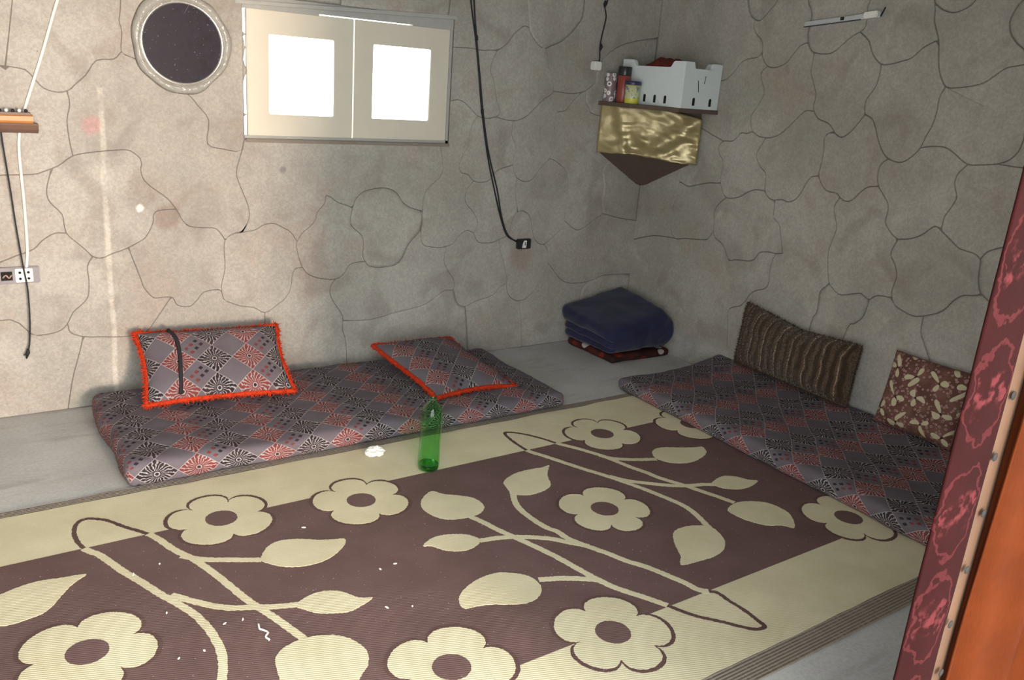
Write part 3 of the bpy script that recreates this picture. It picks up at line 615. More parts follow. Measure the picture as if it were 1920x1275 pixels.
# leaves follow the slightly rising head of the opening
def leaf(x0, x1, z0a, z0b, z1a, z1b, px0, px1, pz0, pz1a, pz1b, gapfix):
    y0, y1 = .010, .032
    out = [(x0, z0a), (x1, z0b), (x1, z1b), (x0, z1a)]
    hol = [(px0, pz0), (px1, pz0), (px1, pz1b), (px0, pz1a)]
    vs = []; fs = []
    for y in (y0, y1):
        vs += [(x, y, z) for x, z in out]+[(x, y, z) for x, z in hol]
    for i in range(4):
        j = (i+1) % 4
        fs += [(i, j, 4+j, 4+i), (8+j, 8+i, 12+i, 12+j), (i, 8+i, 8+j, j), (4+i, 4+j, 12+j, 12+i)]
    bm = bmesh.new(); bm.from_mesh(pyd(vs, fs)); bmesh.ops.bevel(bm, geom=bm.edges[:], offset=.003, segments=2, affect='EDGES')
    o = put('casement', from_bm(bm), M_LEAF, win)
    e = .004
    pm = pyd([(px0-e, .020, pz0-e), (px1+e, .020, pz0-e), (px1+e, .020, pz1b+e), (px0-e, .020, pz1a+e),
              (px0-e, .023, pz0-e), (px1+e, .023, pz0-e), (px1+e, .023, pz1b+e), (px0-e, .023, pz1a+e)],
             [(0, 1, 2, 3), (7, 6, 5, 4), (0, 4, 5, 1), (1, 5, 6, 2), (2, 6, 7, 3), (3, 7, 4, 0)])
    put('pane', pm, M_PANE, o)
    return o
leaf(-2.398, -1.8994, 1.178, 1.178, 1.7125, 1.7145, -2.299, -1.994, 1.2735, 1.613, 1.6135, 0)
leaf(-1.8926, -1.385, 1.178, 1.178, 1.7145, 1.7155, -1.797, -1.489, 1.2735, 1.613, 1.6135, 0)

# strips that close the opening round the leaves, leaving the slits of daylight
fr = bmesh.new()
bx(fr, WX0, -2.07, .006, .05, 1.7115, WZ1)
bx(fr, -1.59, WX1, .006, .05, 1.7145, WZ1)
bx(fr, -2.07, -1.59, .006, .05, 1.7195, WZ1)
bx(fr, WX0, WX1, .008, .06, WZ0-.002, 1.1785)
bx(fr, -1.3855, WX1, .008, .05, WZ0, WZ1)
put('frame', from_bm(fr), M_LEDGEL, win)
led = bmesh.new(); bx(led, -2.415, -1.368, -.012, .02, 1.150, 1.166, .003)
put('sill', from_bm(led), M_LEDGE, win)
lin = bmesh.new(); b = [(-2.45, 1.724), (-1.365, 1.764), (-1.365, 1.782), (-2.45, 1.738)]
put('lintel', prism([(x, z) for x, z in b], 0, .012, M=Matrix(((1, 0, 0, 0), (0, 0, -1, .002), (0, 1, 0, 0), (0, 0, 0, 1)))), M_LEDGEL, win)
for z0, z1, w in ((1.262, 1.274, .010), (1.41, 1.50, .012), (1.50, 1.60, .009), (1.596, 1.612, .012)):   # crumbled plaster that breaks up the slit
    bm = bmesh.new(); tube_into(bm, [(WX0+.001, .012, z0), (WX0+w*.6, .014, (z0+z1)/2), (WX0+.001, .012, z1)], [.003, w, .003], 7)
    put('plaster_crumb', from_bm(bm), M_WALL, win)

# ------------------------------------------------------------------ rug
def rug_mat(name, a, b, spec=.2):
    g = Gr(name); p = g.pos(); x, y, z = g.sep(p)
    rib = g.math('SINE', (x*.35+y)*760.0)
    n = g.noise(p, 5, 4); f = g.noise(p, 220, 2, .7); w = g.noise(g.scale(p, 400, 60, 1), 1.0, 2)
    col = g.mix(g.rng(n, .3, .7), a, b)
    col = g.mix(g.rng(f, .55, .75)*.3, col, tuple(q*.6 for q in a))
    col = g.mix(g.rng(g.noise(p, 2.2, 5, .7), .58, .75)*.25, col, tuple(q*.72 for q in b))
    col = g.mix(g.rng(g.noise(p, 130, 1), .74, .78)*.6, col, (.55, .52, .48))
    g.bump(rib*.5+w*.8+f*.4, .28, .002)
    return g.fin(col, .72, spec)
M_CREAM = rug_mat('rug_cream', (.58, .53, .36), (.66, .61, .43))
M_BROWN = rug_mat('rug_brown', (.125, .076, .072), (.152, .094, .090))
M_OUTL = rug_mat('rug_outline', (.095, .055, .05), (.12, .07, .064))
def edging_mat():
    g = Gr('rug_edging'); p = g.pos(); x, y, z = g.sep(p)
    rib = g.math('SINE', y*2*PI/.0105); n = g.noise(g.scale(p, 160, 12, 1), 1, 3)
    col = g.mix(g.rng(rib, -.6, .6), (.15, .125, .105), (.31, .27, .225)); col = g.mix(g.rng(n, .45, .7)*.5, col, (.36, .32, .28))
    g.bump(rib+n*.4, .6, .002); return g.fin(col, .85, .15)
M_EDGE = edging_mat()
RX0, RX1, RYB, RYF = -4.35, -.42, -.868, -2.697
FYB, FYF = -1.219, -2.335
rug = empty('rug', (-2.4, -1.8, 0), label='large woven floor mat with cream flowers, leaves and stems on a brown field', cat='rug')
def wavy(x0, x1, y, amp, ph): return [(x, y+amp*fbm((x*5+ph, ph, 0), 4)) for x in np.linspace(x0, x1, 160)]
back = wavy(RX0, RX1, RYB-.045, .008, 3.1); front = wavy(RX0, RX1, RYF+.078, .004, 8.7)
put('border', prism(back+front[::-1], .001, .0062), M_CREAM, rug)
put('edging', prism(wavy(RX0, RX1, RYB, .006, 1.3)+[(x, y-.004) for x, y in back[::-1]], .0008, .0056), M_EDGE, rug)
put('edging', prism(wavy(RX0, RX1, RYF, .002, 5.3)+[(x, y+.004) for x, y in front[::-1]], .0008, .0056), M_EDGE, rug)
def rough_line(P, amp, step=.004, closed=True):
    P = resample([Vector((p[0], p[1], 0)) for p in P], step, closed)
    n = len(P); out = []
    for i, p in enumerate(P):
        t = (P[(i+1) % n]-P[i-1]); nn = Vector((-t.y, t.x, 0)).normalized() if t.length > 1e-9 else Vector((0, 0, 0))
        out.append(p+nn*amp*(random.random()-.5)*2)
    return [(p.x, p.y) for p in out]
fx = [RX0+.33, RX1-.1]
put('field', prism([(fx[0], FYF), (fx[1], FYF), (fx[1], FYB), (fx[0], FYB)], .003, .0066), M_BROWN, rug)
def clipx(P): return all(RX0+.02 < p[0] < RX1-.01 and RYF+.085 < p[1] < RYB-.05 for p in P)
def flower(c, tips):
    ang = sorted(math.atan2(t[1]-c[1], t[0]-c[0]) for t in tips)
    def shape(r, k):
        out = []
        for a in range(240):
            th = -PI+2*PI*a/240
            nx = min(range(5), key=lambda i: abs(math.atan2(math.sin(th-ang[i]), math.cos(th-ang[i]))))
            d = math.atan2(math.sin(th-ang[nx]), math.cos(th-ang[nx]))
            o = ang[(nx+1) % 5] if d > 0 else ang[nx-1]
            half = abs(math.atan2(math.sin(o-ang[nx]), math.cos(o-ang[nx])))/2
            q = min(1, abs(d)/half)
            rr = r*(.62+.38*math.sqrt(max(0, 1-q**2.2)))+k
            out.append((c[0]+rr*math.cos(th), c[1]+rr*math.sin(th)))
        return out
    base = shape(.171, 0)
    o = put('flower', prism(rough_line(base, .0013), .0064, .0078), M_CREAM, rug)
    put('flower_outline', prism(rough_line(shape(.171, .013), .0012), .0060, .0072), M_OUTL, o)
    put('flower_center', prism(rough_line([(c[0]+.052*math.cos(t*PI/20), c[1]+.052*math.sin(t*PI/20)) for t in range(40)], .001), .0070, .0082), M_BROWN, o)
PER = 1.72
FL = [list(f) for f in RUG_FLOWERS]
for a_, b_ in ((6, 5), (7, 3), (8, 1)):          # the woven motif repeats: same petal angles as its twin
    FL[a_][1] = [(q[0]-FL[b_][0][0]+FL[a_][0][0], q[1]-FL[b_][0][1]+FL[a_][0][1]) for q in FL[b_][1]]
for c, t in FL: flower(c, t)
for i in (5, 6):
    c, t = FL[i]; s = lambda p: (p[0]-PER, p[1]); flower(s(c), [s(q) for q in t])
def stroke(P, w, z0, z1, mat):
    if len(P) < 3: return
    l = []; r = []; n = len(P)
    for i, p in enumerate(P):
        t = (P[min(i+1, n-1)]-P[max(i-1, 0)]).normalized(); nn = Vector((-t.y, t.x, 0))
        l.append(p+nn*(w/2+.0014*(random.random()-.5)*2)); r.append(p-nn*(w/2+.0014*(random.random()-.5)*2))
    # a ribbon of quads keeps curved strokes clean
    vs = []; fs = []
    for z in (z0, z1):
        vs += [(p.x, p.y, z) for p in l]+[(p.x, p.y, z) for p in r]
    for i in range(n-1):
        fs.append((2*n+i, 3*n+i, 3*n+i+1, 2*n+i+1)); fs.append((i, i+1, n+i+1, n+i))
        fs.append((i, 2*n+i, 2*n+i+1, i+1)); fs.append((n+i, n+i+1, 3*n+i+1, 3*n+i))
    fs += [(0, n, 3*n, 2*n), (n-1, 3*n-1, 4*n-1, 2*n-1)]
    bm = bmesh.new(); bm.from_mesh(pyd(vs, fs)); put('stem', from_bm(bm), mat, rug)
NST = [0]
def stem(pts):
    NST[0] += 1; dz = .00005*NST[0]
    P = resample(catmull([Vector((a, b, 0)) for a, b in pts], 6), .006)
    run = []; cur = None
    for p in P+[None]:
        k = None if p is None else (FYF < p.y < FYB)
        if k != cur:
            if run and cur is not None: stroke(run+([p] if p is not None else []), .024 if cur else .014, .0063, (.0070 if cur else .0069)+dz, M_CREAM if cur else M_OUTL)
            run = []; cur = k
        if p is not None: run.append(p)
for s_ in RUG_STEMS: stem(s_)
def leafshape(P): put('leaf', prism(rough_line(catmull([Vector((a, b, 0)) for a, b in P], 5, True), .0013), .0064, .0078), M_CREAM, rug)
for l in RUG_LEAVES: leafshape(l)
for i in (6, 7, 8): stem([(a-PER, b) for a, b in RUG_STEMS[i]])
for i in (9, 10, 11): leafshape([(a-PER, b) for a, b in RUG_LEAVES[i]])

# ------------------------------------------------------------------ printed cotton of the mattresses and the two trimmed cushions
def print_mat(name, s, grey, dark, red, line, dull):
    g = Gr(name); uv = g.uv(); U, V, _ = g.sep(uv)
    u = U/s; v = V/s
    ru = g.math('ROUND', u); rv = g.math('ROUND', v); fu = u-ru; fv = v-rv
    au = g.math('ABSOLUTE', fu); av = g.math('ABSOLUTE', fv); d = au+av
    star = d < .5
    par = g.math('ABSOLUTE', g.math('MODULO', ru, 2.0)) > .5
    r = g.math('SQRT', fu*fu+fv*fv); ang = g.math('ARCTAN2', fv, fu)
    wob = g.noise(uv, 70, 2)
    rays = g.math('SINE', ang*20.0+wob*8.5+r*14.0)
    ray = (rays > .58)*(r > .10)*g.rng(r, .42, .46, 1, 0)
    ringm = (r > .045)*(r < .075)
    ground = g.mix(par, dark, red)
    starc = g.mix(g.math('MINIMUM', ray+ringm, 1.0), ground, line)
    starc = g.mix((r < .045), starc, dark)
    # grey cells: plain, or with two rows of little squares
    gu = u-.5-g.math('ROUND', u-.5); gv = v-.5-g.math('ROUND', v-.5)
    cellpar = g.math('ABSOLUTE', g.math('MODULO', g.math('ROUND', u-.5), 2.0)) > .5
    a_ = (gu+gv)*3.6; b_ = (gu-gv)*3.6
    qa = g.math('ABSOLUTE', a_-g.math('ROUND', a_)); qb = g.math('ABSOLUTE', b_-.5-g.math('ROUND', b_-.5))
    dots = (qa < .27)*(qb < .24)*(g.math('ABSOLUTE', a_) < 1.4)*(g.math('ABSOLUTE', b_) < .95)*cellpar
    dotc = g.mix((gu > -.03), red, dark)
    greyc = g.mix(dots, grey, dotc)
    col = g.mix(star, greyc, starc)
    lat = g.math('ABSOLUTE', d-.5) < .012
    col = g.mix(lat, col, line)
    n = g.noise(uv, 7, 4, .6); f = g.noise(uv, 300, 2)
    col = g.mix(g.rng(n, .35, .7)*dull, col, tuple((a+b)/2*.55 for a, b in zip(grey, red)))
    col = g.mix(g.rng(f, .4, .7)*.25, col, tuple(q*.5 for q in grey))
    g.bump(f+n*3.0, .25, .003)
    return g.fin(col, .9, .12)
M_PRINT_C = M_PRINT_M = print_mat('printed_cotton', .148, (.138, .124, .146), (.020, .018, .023), (.195, .041, .037), (.36, .335, .34), .30)
M_TRIM = plain('red_fringe_yarn', (.44, .038, .012), .9, .1, var=.3, sc=60)
M_PIPE = plain('dark_piping', (.03, .028, .034), .9, .1)

def mattress(name, x0, x1, y0, y1, thick, label, bend=None, rotz=0):
    sx, sy = x1-x0, y1-y0; L = max(sx, sy); W = min(sx, sy); along_x = sx > sy
    cx, cy = (x0+x1)/2, (y0+y1)/2
    def fn(p):
        t = thick(p.x/L+.5)
        q = p.copy(); k = (p.z+.05)/.1            # 0 at the underside, 1 on top
        u, v = abs(p.x)/(L/2), abs(p.y)/(W/2)
        crown = 1-.10*max(u**6, v**6)
        q.z = k*t*crown+(.006*fbm((p.x*3.2, p.y*3.2, 4))+.003*fbm((p.x*11, p.y*11, 1)))*k
        q.x += .012*fbm((p.y*4, p.z*6, 9)); q.y += .010*fbm((p.x*4, p.z*6, 5))
        return q
    m = soft_box((L, W, .1), (110, 44, 6), .032, fn)
    M = Matrix.Translation((cx, cy, .0055)) @ Matrix.Rotation(rotz+(0 if along_x else PI/2), 4, 'Z')
    xform(m, M)
    if bend:
        for v in m.vertices: v.co = bend(v.co)
    e = empty(name, (cx, cy, 0), label=label, cat='mattress')
    put('cover', m, M_PRINT_M, e)
    # piping along the top front edge
    return e
mattress('floor_mattress', -3.135, -1.155, -.885, -.10, lambda t: .108-.035*t-.012*math.exp(-((t-.25)/.15)**2),
         'thin floor mattress in grey and red starburst print under the window')
mattress('floor_mattress', -.775, -.028, -2.78, -.80, lambda t: .072+.012*math.sin(t*PI),
         'thin floor mattress in dull starburst print with the brown plush cushion on it',
         bend=lambda c: Vector((c.x-.035*(c.y+1.8)*-.6, c.y, c.z+.05*max(0, (c.x+.40)/.38)**2)), rotz=0)

# ------------------------------------------------------------------ cushions
def cushion_mesh(w, h, t, n=34, pinch=.035, droop=None):
    bm = bmesh.new(); uvl = bm.loops.layers.uv.new('UVMap'); G = {}
    def pt(i, j, side):
        key = (i, j, side if 0 < i < n and 0 < j < n else 0)
        if key not in G:
            s, r = 2*i/n-1, 2*j/n-1
            s = math.sin(s*PI/2)*.5+s*.5; r = math.sin(r*PI/2)*.5+r*.5
            x = w/2*s*(1-pinch*2*(1-r*r)**1.0*(abs(s)**3)); y = h/2*r*(1-pinch*2*(1-s*s)*(abs(r)**3))
            z = side*t/2*((1-s**4)*(1-r**4))**.62*(1+.10*fbm((x*6, y*6, side*3)))
            p = Vector((x, y, z))
            if droop: p = droop(p, s, r)
            G[key] = (bm.verts.new(p), (w/2*s, h/2*r))
        return G[key]
    for side in (1, -1):
        for i in range(n):
            for j in range(n):
                q = [pt(i, j, side), pt(i+1, j, side), pt(i+1, j+1, side), pt(i, j+1, side)]
                if side < 0: q = q[::-1]
                f = bm.faces.new([v[0] for v in q]); f.smooth = True
                for l, (v, uv) in zip(f.loops, q): l[uvl].uv = (uv[0]+.31, uv[1]+.17)
    rim = [pt(i, 0, 1)[0].co.copy() for i in range(n)]+[pt(n, j, 1)[0].co.copy() for j in range(n)]+[pt(n-i, n, 1)[0].co.copy() for i in range(n)]+[pt(0, n-j, 1)[0].co.copy() for j in range(n)]
    return from_bm(bm), rim
def frame_from(bl, br, tl):
    bl, br, tl = Vector(bl), Vector(br), Vector(tl)
    X = (br-bl).normalized(); Y = (tl-bl); Y = (Y-X*Y.dot(X)); h = Y.length; Y.normalize(); Z = X.cross(Y)
    c = bl+(br-bl)/2+Y*h/2
    return Matrix(((X.x, Y.x, Z.x, c.x), (X.y, Y.y, Z.y, c.y), (X.z, Y.z, Z.z, c.z), (0, 0, 0, 1))), (br-bl).length, h
def fringe(rim, r, hair, dens, rnd):
    bm = bmesh.new(); P = resample(rim, .008, True)
    c = sum(P, Vector())/len(P)
    tube_into(bm, P+[P[0]], [r*(.8+.4*rnd.random()) for _ in range(len(P)+1)], 7, False)
    for p in P:
        for _ in range(dens):
            d = Vector((rnd.gauss(0, 1), rnd.gauss(0, 1), rnd.gauss(0, 1))).normalized()+(p-c).normalized()*.7
            d.normalize(); a = p+Vector((rnd.uniform(-1, 1), rnd.uniform(-1, 1), rnd.uniform(-1, 1)))*r*.6
            s = d.cross(Vector((rnd.random(), rnd.random(), 1))).normalized()*r*.38
            L = hair*(.55+.6*rnd.random()); u = d.cross(s)
            v = [bm.verts.new(a+s), bm.verts.new(a-s*.5+u*.8), bm.verts.new(a-s*.5-u*.8), bm.verts.new(a+d*(r+L))]
            for f in ((0, 1, 3), (1, 2, 3), (2, 0, 3)): bm.faces.new([v[q] for q in f])
    return from_bm(bm)
rc = random.Random(3)
# cushion leaning on the back wall
M1, w1, h1 = frame_from((-2.965, -.40, .125), (-2.355, -.45, .115), (-2.965, -.075, .335))
cu = empty('cushion', (-2.66, -.3, .1), label='starburst print cushion with red fringe and a black stroke, propped against the wall', cat='cushion')
m, rim = cushion_mesh(w1, h1, .12)
xform(m, M1); put('cover', m, M_PRINT_C, cu)
put('fringe', fringe([M1 @ p for p in rim], .010, .013, 7, rc), M_TRIM, cu)
def on_cushion(pts, w, h, t, M, off):
    out = []
    for x, y in pts:
        s, r = x/(w/2), y/(h/2)
        out.append(M @ Vector((x, y, t/2*(max(0, 1-s**4)*max(0, 1-r**4))**.62+off)))
    return out
st = on_cushion([(a*w1/2, b*h1/2) for a, b in ((-.56, .93), (-.50, .55), (-.49, .1), (-.52, -.4), (-.56, -.9))], w1, h1, .12, M1, .003)
bm = bmesh.new(); tube_into(bm, catmull(st, 8), .0085, 7); put('black_strap', from_bm(bm), M_PIPE, cu)
# cushion lying flat on the same mattress
def droop2(p, s, r):
    q = p.copy(); q.z += -.018*max(0, s)**2-.012*max(0, -r)**2+.02*max(0, r)**2
    q.x += .05*s*r*0; return q
M2, w2, h2 = frame_from((-1.812, -.775, .118), (-1.315, -.70, .105), (-1.775, -.15, .165))
h2 = .52
M2, w2, h2 = frame_from((-1.815, -.765, .120), (-1.335, -.715, .105), (-1.765, -.20, .175))
cu = empty('cushion', (-1.56, -.45, .1), label='starburst print cushion with red fringe lying flat on the mattress', cat='cushion')
m, rim = cushion_mesh(w2, h2, .10, droop=droop2)
xform(m, M2); put('cover', m, M_PRINT_C, cu)
put('fringe', fringe([M2 @ p for p in rim], .010, .009, 5, rc), M_TRIM, cu)
# brown plush cushion
def plush_mat():
    g = Gr('brown_plush'); uv = g.uv(); U, V, _ = g.sep(uv)
    w = g.noise(uv, 9, 3)*.05; n = g.noise(g.scale(uv, 90, 14, 1), 1, 3); f = g.noise(uv, 240, 2)
    st = g.math('SINE', (U+w)*2*PI/.045); thin = g.math('SINE', (U+w*.8)*2*PI/.088)
    col = g.mix(g.rng(st, -.8, .8), (.055, .036, .024), (.145, .10, .068))
    col = g.mix(g.rng(thin, .965, .995), col, (.42, .30, .21))
    col = g.mix(g.rng(n, .4, .7)*.55, col, (.045, .03, .02)); g.bump(f+n*2, .8, .006)
    return g.fin(col, .95, .1, **{'Sheen Weight': .25})
M_PLUSH = plush_mat()
M3, w3, h3 = frame_from((-.085, -.985, .135), (-.105, -1.70, .13), (-.060, -1.00, .455))
cu = empty('cushion', (-.1, -1.34, .1), label='dark brown striped plush cushion standing against the wall', cat='cushion')
def droop3(p, s, r):
    q = p.copy(); q.y += -.035*max(0, r)*(1-(s+1)/2*.0)*(1-abs(s))+.012*max(0, r)*(-s)
    return q
m, rim = cushion_mesh(w3, h3, .175, pinch=.015, droop=droop3)
xform(m, M3); put('cover', m, M_PLUSH, cu)
bm = bmesh.new(); me = m
for p in me.polygons:
    for _ in range(4):
        vs_ = [me.vertices[i].co for i in p.vertices]; a, b_, c_, d_ = vs_
        s_, t_ = rc.random(), rc.random(); q = a.lerp(b_, s_).lerp(d_.lerp(c_, s_), t_)
        d = (p.normal+Vector((rc.gauss(0, .45), rc.gauss(0, .45), rc.gauss(0, .45)-.35))).normalized()
        sd = d.cross(Vector((rc.random(), 1, rc.random()))).normalized()*.0022; L = .008+.010*rc.random()
        v = [bm.verts.new(q+sd-d*.002), bm.verts.new(q-sd-d*.002), bm.verts.new(q+d*L)]; bm.faces.new(v)
mp = bpy.data.meshes.new('pile'); bm.to_mesh(mp); bm.free()
put('pile', mp, plain('plush_pile', (.085, .058, .038), .95, .05, var=.5, sc=40), cu, kind='stuff')
# floral cushion
def floral_mat():
    g = Gr('floral_cotton'); uv = g.uv(); U, V, _ = g.sep(uv)
    col = (.155, .075, .062)
    n = g.noise(uv, 12, 3); base = g.mix(g.rng(n, .35, .65), (.13, .06, .05), (.20, .10, .08))
    d1 = g.voro(g.scale(uv, 1, 1), 62); b1 = (d1 < .36); b1c = g.mix(g.voro(uv, 62, out='Color'), (.40, .27, .25), (.30, .16, .15))
    col = g.mix(b1, base, b1c)
    col = g.mix((d1 < .12), col, (.06, .03, .03))
    # big cream trefoils on a jittered lattice
    s = .105; u = U/s+g.math('SINE', V*41.0)*.16; v = V/s+g.math('SINE', U*33.0)*.18
    off = g.math('MODULO', g.math('ABSOLUTE', g.math('FLOOR', v)), 2.0)*.5
    fu = g.math('FRACT', u+off)-.5; fv = g.math('FRACT', v)-.5
    r = g.math('SQRT', fu*fu+fv*fv); cell = g.math('FLOOR', u+off)*2.4+g.math('FLOOR', v)*1.3
    a = g.math('ARCTAN2', fv, fu)+cell
    pet = g.math('COSINE', a*3.0)
    lim = .08+.36*g.math('SQRT', g.math('MAXIMUM', pet, 0.0))
    big = (r < lim)*(r > .05)*(pet > .03)
    col = g.mix(big, col, g.mix(n, (.60, .55, .36), (.50, .45, .32)))
    col = g.mix((r < .055), col, (.05, .03, .025))
    f = g.noise(uv, 260, 2); g.bump(f, .2, .002)
    return g.fin(col, .9, .12)
M4, w4, h4 = frame_from((-.115, -1.855, .13), (-.115, -2.215, .13), (-.05, -1.875, .46))
cu = empty('cushion', (-.1, -2.03, .1), label='square cushion in brown cotton printed with cream flowers, beside the plush cushion', cat='cushion')
m, rim = cushion_mesh(w4, h4, .11, pinch=.015)
xform(m, M4); put('cover', m, floral_mat(), cu)
put('seam', fringe([M4 @ p for p in rim], .0028, .0, 0, rc), plain('brown_seam', (.15, .08, .07), .9, .1), cu)

# ------------------------------------------------------------------ folded blankets in the corner
def blanket_mat():
    g = Gr('navy_fleece'); p = g.obj(); n = g.noise(p, 9, 4); f = g.noise(p, 260, 2)
    col = g.mix(g.rng(n, .3, .7), (.017, .018, .050), (.026, .028, .072)); col = g.mix(g.rng(f, .5, .75)*.4, col, (.012, .013, .035))
    g.bump(f+n*2, .4, .004); return g.fin(col, .95, .1, **{'Sheen Weight': .15})
M_NAVY = blanket_mat()
def quilt_mat():
    g = Gr('floral_quilt'); p = g.obj()
    d = g.voro(p, 11); c = g.voro(p, 11, out='Color'); r, gg, b = g.sep(c)
    col = g.mix(g.rng(g.noise(p, 8, 3), .4, .6), (.035, .016, .014), (.075, .022, .018))
    col = g.mix((d < .34)*(r > .52), col, (.42, .38, .39)); col = g.mix((d < .45)*(r < .30), col, (.17, .028, .018))
    return g.fin(col, .9, .1)
M_QUILT = quilt_mat()
def fold_slab(x0, x1, y0, y1, z0, z1, rad, seed, lean=0.0, swell=.02):
    L = (x1-x0, y1-y0, z1-z0)
    def fn(p):
        q = p.copy()
        q.x += swell*fbm((p.y*5+seed, p.z*5, 1)); q.y += swell*fbm((p.x*5, p.z*5+seed, 2)); q.z += swell*.6*fbm((p.x*4+seed, p.y*4, 3))
        k = p.z/L[2]+.5
        q.x += lean*k
        return q
    return xform(soft_box(L, (24, 20, 10), min(rad, L[2]*.48), fn), Matrix.Translation(((x0+x1)/2, (y0+y1)/2, (z0+z1)/2)))
bl = empty('folded_blanket', (-.27, -.28, .075), label='thick navy blue blanket folded into a bundle in the corner', cat='blanket')
def navy_body():
    # one blanket folded over towards the room: layers show on the short side, the fold rolls over the front
    x0, x1, y0, y1 = -.575, -.015, -.475, -.03
    def fn(p):
        q = p.copy(); sx, sy, sz = x1-x0, y1-y0, .25
        k = p.z/sz+.5; u = p.x/sx+.5; v = p.y/sy+.5
        top = .225+.085*min(1, u/.8)-.05*max(0, u-.85)/.15*(1-v*.5)-.045*(1-v)**1.6+.015*v
        q.z = .044+(top-.044)*k
        q.x += .05*(1-k)*(1-u)
        q.x -= .05*max(0, u-.75)/.25*(k**2)+.05*max(0, u-.75)/.25*((1-k)**2)
        w = max(0, 1-u/.10)
        q.x += w*(.034*math.exp(-((k-.56+.08*v)/.09)**2)+.028*math.exp(-((k-.25)/.07)**2))
        q.y += -.025*math.sin(k*PI)*(1-v)+.02*(1-k)*(1-v)
        q.z += .008*fbm((p.x*5, p.y*5, 1)); q.x += .008*fbm((p.y*6, p.z*7, 7)); q.y += .010*fbm((p.x*6, p.z*7, 3))
        return q
    m = soft_box((x1-x0, y1-y0, .25), (48, 32, 24), .045, fn)
    return xform(m, Matrix.Translation(((x0+x1)/2, (y0+y1)/2, .008)))
put('blanket_body', navy_body(), M_NAVY, bl)
put('folded_quilt', fold_slab(-.505, -.05, -.475, -.05, .003, .046, .021, 4.0, 0, .008), M_QUILT, None, label='dark floral quilt folded beneath the navy blanket', cat='quilt')

# ------------------------------------------------------------------ corner shelf and what stands on it
def gold_mat():
    g = Gr('gold_satin'); p = g.obj(); n = g.noise(p, 9, 3, .5, .4); f = g.noise(g.scale(p, 1, 1, .2), 260, 2)
    col = g.mix(g.rng(n, .3, .7), (.35, .285, .14), (.40, .33, .17)); g.bump(n*1.5+f*.15, .3, .01)
    return g.fin(col, g.rng(n, .3, .7, .28, .5), .6, .35)
M_GOLD = gold_mat()
M_BOARD = plain('brown_board', (.115, .085, .066), .85, .2, var=.25)
M_RAW = M_BOARD
ZS = 1.425
sh = empty('corner_shelf', (-.02, -.02, .95), label='triangular corner shelf on a tapering brown bracket with a gold satin cloth', cat='shelf')
put('shelf_board', prism([(-.006, -.006), (-.405, -.006), (-.385, -.25), (-.285, -.525), (-.006, -.545)], ZS-.022, ZS), M_BOARD, sh)
# bracket: box front that tapers to the corner
vs = [(-.006, -.006, ZS-.022), (-.36, -.006, ZS-.022), (-.006, -.43, ZS-.022), (-.006, -.006, 1.135), (-.355, -.006, 1.135), (-.006, -.425, 1.135), (-.006, -.006, .945)]
vs += [(-.045, -.006, .955), (-.006, -.05, .955)]
fs = [(0, 2, 1), (1, 2, 5, 4), (0, 1, 4, 7, 6), (0, 6, 8, 5, 2), (4, 5, 8, 7), (6, 7, 8)]
bm = bmesh.new(); bm.from_mesh(pyd(vs, fs)); put('bracket', from_bm(bm), M_RAW, sh)
def cloth():
    n, k = 46, 30; vs = []; fs = []
    for i in range(n+1):
        u = i/n
        for j in range(k+1):
            v = j/k
            base = Vector((-.385, -.012, 0)).lerp(Vector((-.018, -.452, 0)), u)
            out = Vector((-.76, -.65, 0))
            top = ZS-.004-.050*max(0, (u-.42)/.58)**1.3; bot = 1.137-.004*u+.012*math.sin(u*5)+.006*fbm((u*9, 0, 0))
            fold = .010*math.sin((u*.9-v*.55)*13)*v+.012*fbm((u*5, v*5, 2))+.015*math.exp(-(((u-.88)+(v-.25)*.55)/.08)**2)+.012*math.exp(-(((u-.17)-v*.12)/.05)**2)
            bow = .018*math.sin(u*PI)
            p = base+out*(.012+fold+bow); p.z = top+(bot-top)*v
            p.x = min(p.x, -.012); p.y = min(p.y, -.010)
            vs.append(p)
    for i in range(n):
        for j in range(k): a = i*(k+1)+j; fs.append((a, a+k+1, a+k+2, a+1))
    m = pyd(vs, fs); return m
o = put('gold_cloth', cloth(), M_GOLD, sh, True)
md = o.modifiers.new('thick', 'SOLIDIFY'); md.thickness = .002
# white foam box
M_FOAM = plain('white_foam', (.66, .73, .75), .75, .3, var=.04, sc=60)
M_DARK = plain('dark_slot', (.02, .02, .02), .9, .1)
BXX0, BXX1, BXY0, BXY1, BZ0, BZ1 = -.288, -.012, -.540, -.05, ZS+.001, ZS+.236
fb = empty('foam_box', (-.17, -.29, ZS), label='white foam crate with notched rim on the corner shelf', cat='crate')
def wall_profile(L, axis, at, inner):
    # side wall with a dipped rim and three drain slots along the foot
    n = 60; top = []
    for i in range(n+1):
        u = i/n; d = min(1, max(0, (min(u, 1-u)-.17)/.06)); d = d*d*(3-2*d)
        top.append((u*L, BZ1-BZ0-.032*d))
    return top
def side(axis, a0, a1, fixed0, fixed1, name):
    L = a1-a0; prof = wall_profile(L, axis, 0, 0)
    pts = [(0, .0)]+[(L, 0.0)]+prof[::-1]
    if axis == 'x': M = Matrix(((1, 0, 0, a0), (0, 0, 1, 0), (0, 1, 0, BZ0), (0, 0, 0, 1)))
    else: M = Matrix(((0, 0, 1, 0), (1, 0, 0, a0), (0, 1, 0, BZ0), (0, 0, 0, 1)))
    bm = bmesh.new(); bm.from_mesh(prism(pts, fixed0, fixed1, M=M))
    return put(name, from_bm(bm), M_FOAM, fb)
s1 = side('y', BXY0, BXY1, BXX0, BXX0+.022, 'side_panel')
side('y', BXY0, BXY1, BXX1-.022, BXX1, 'side_panel')
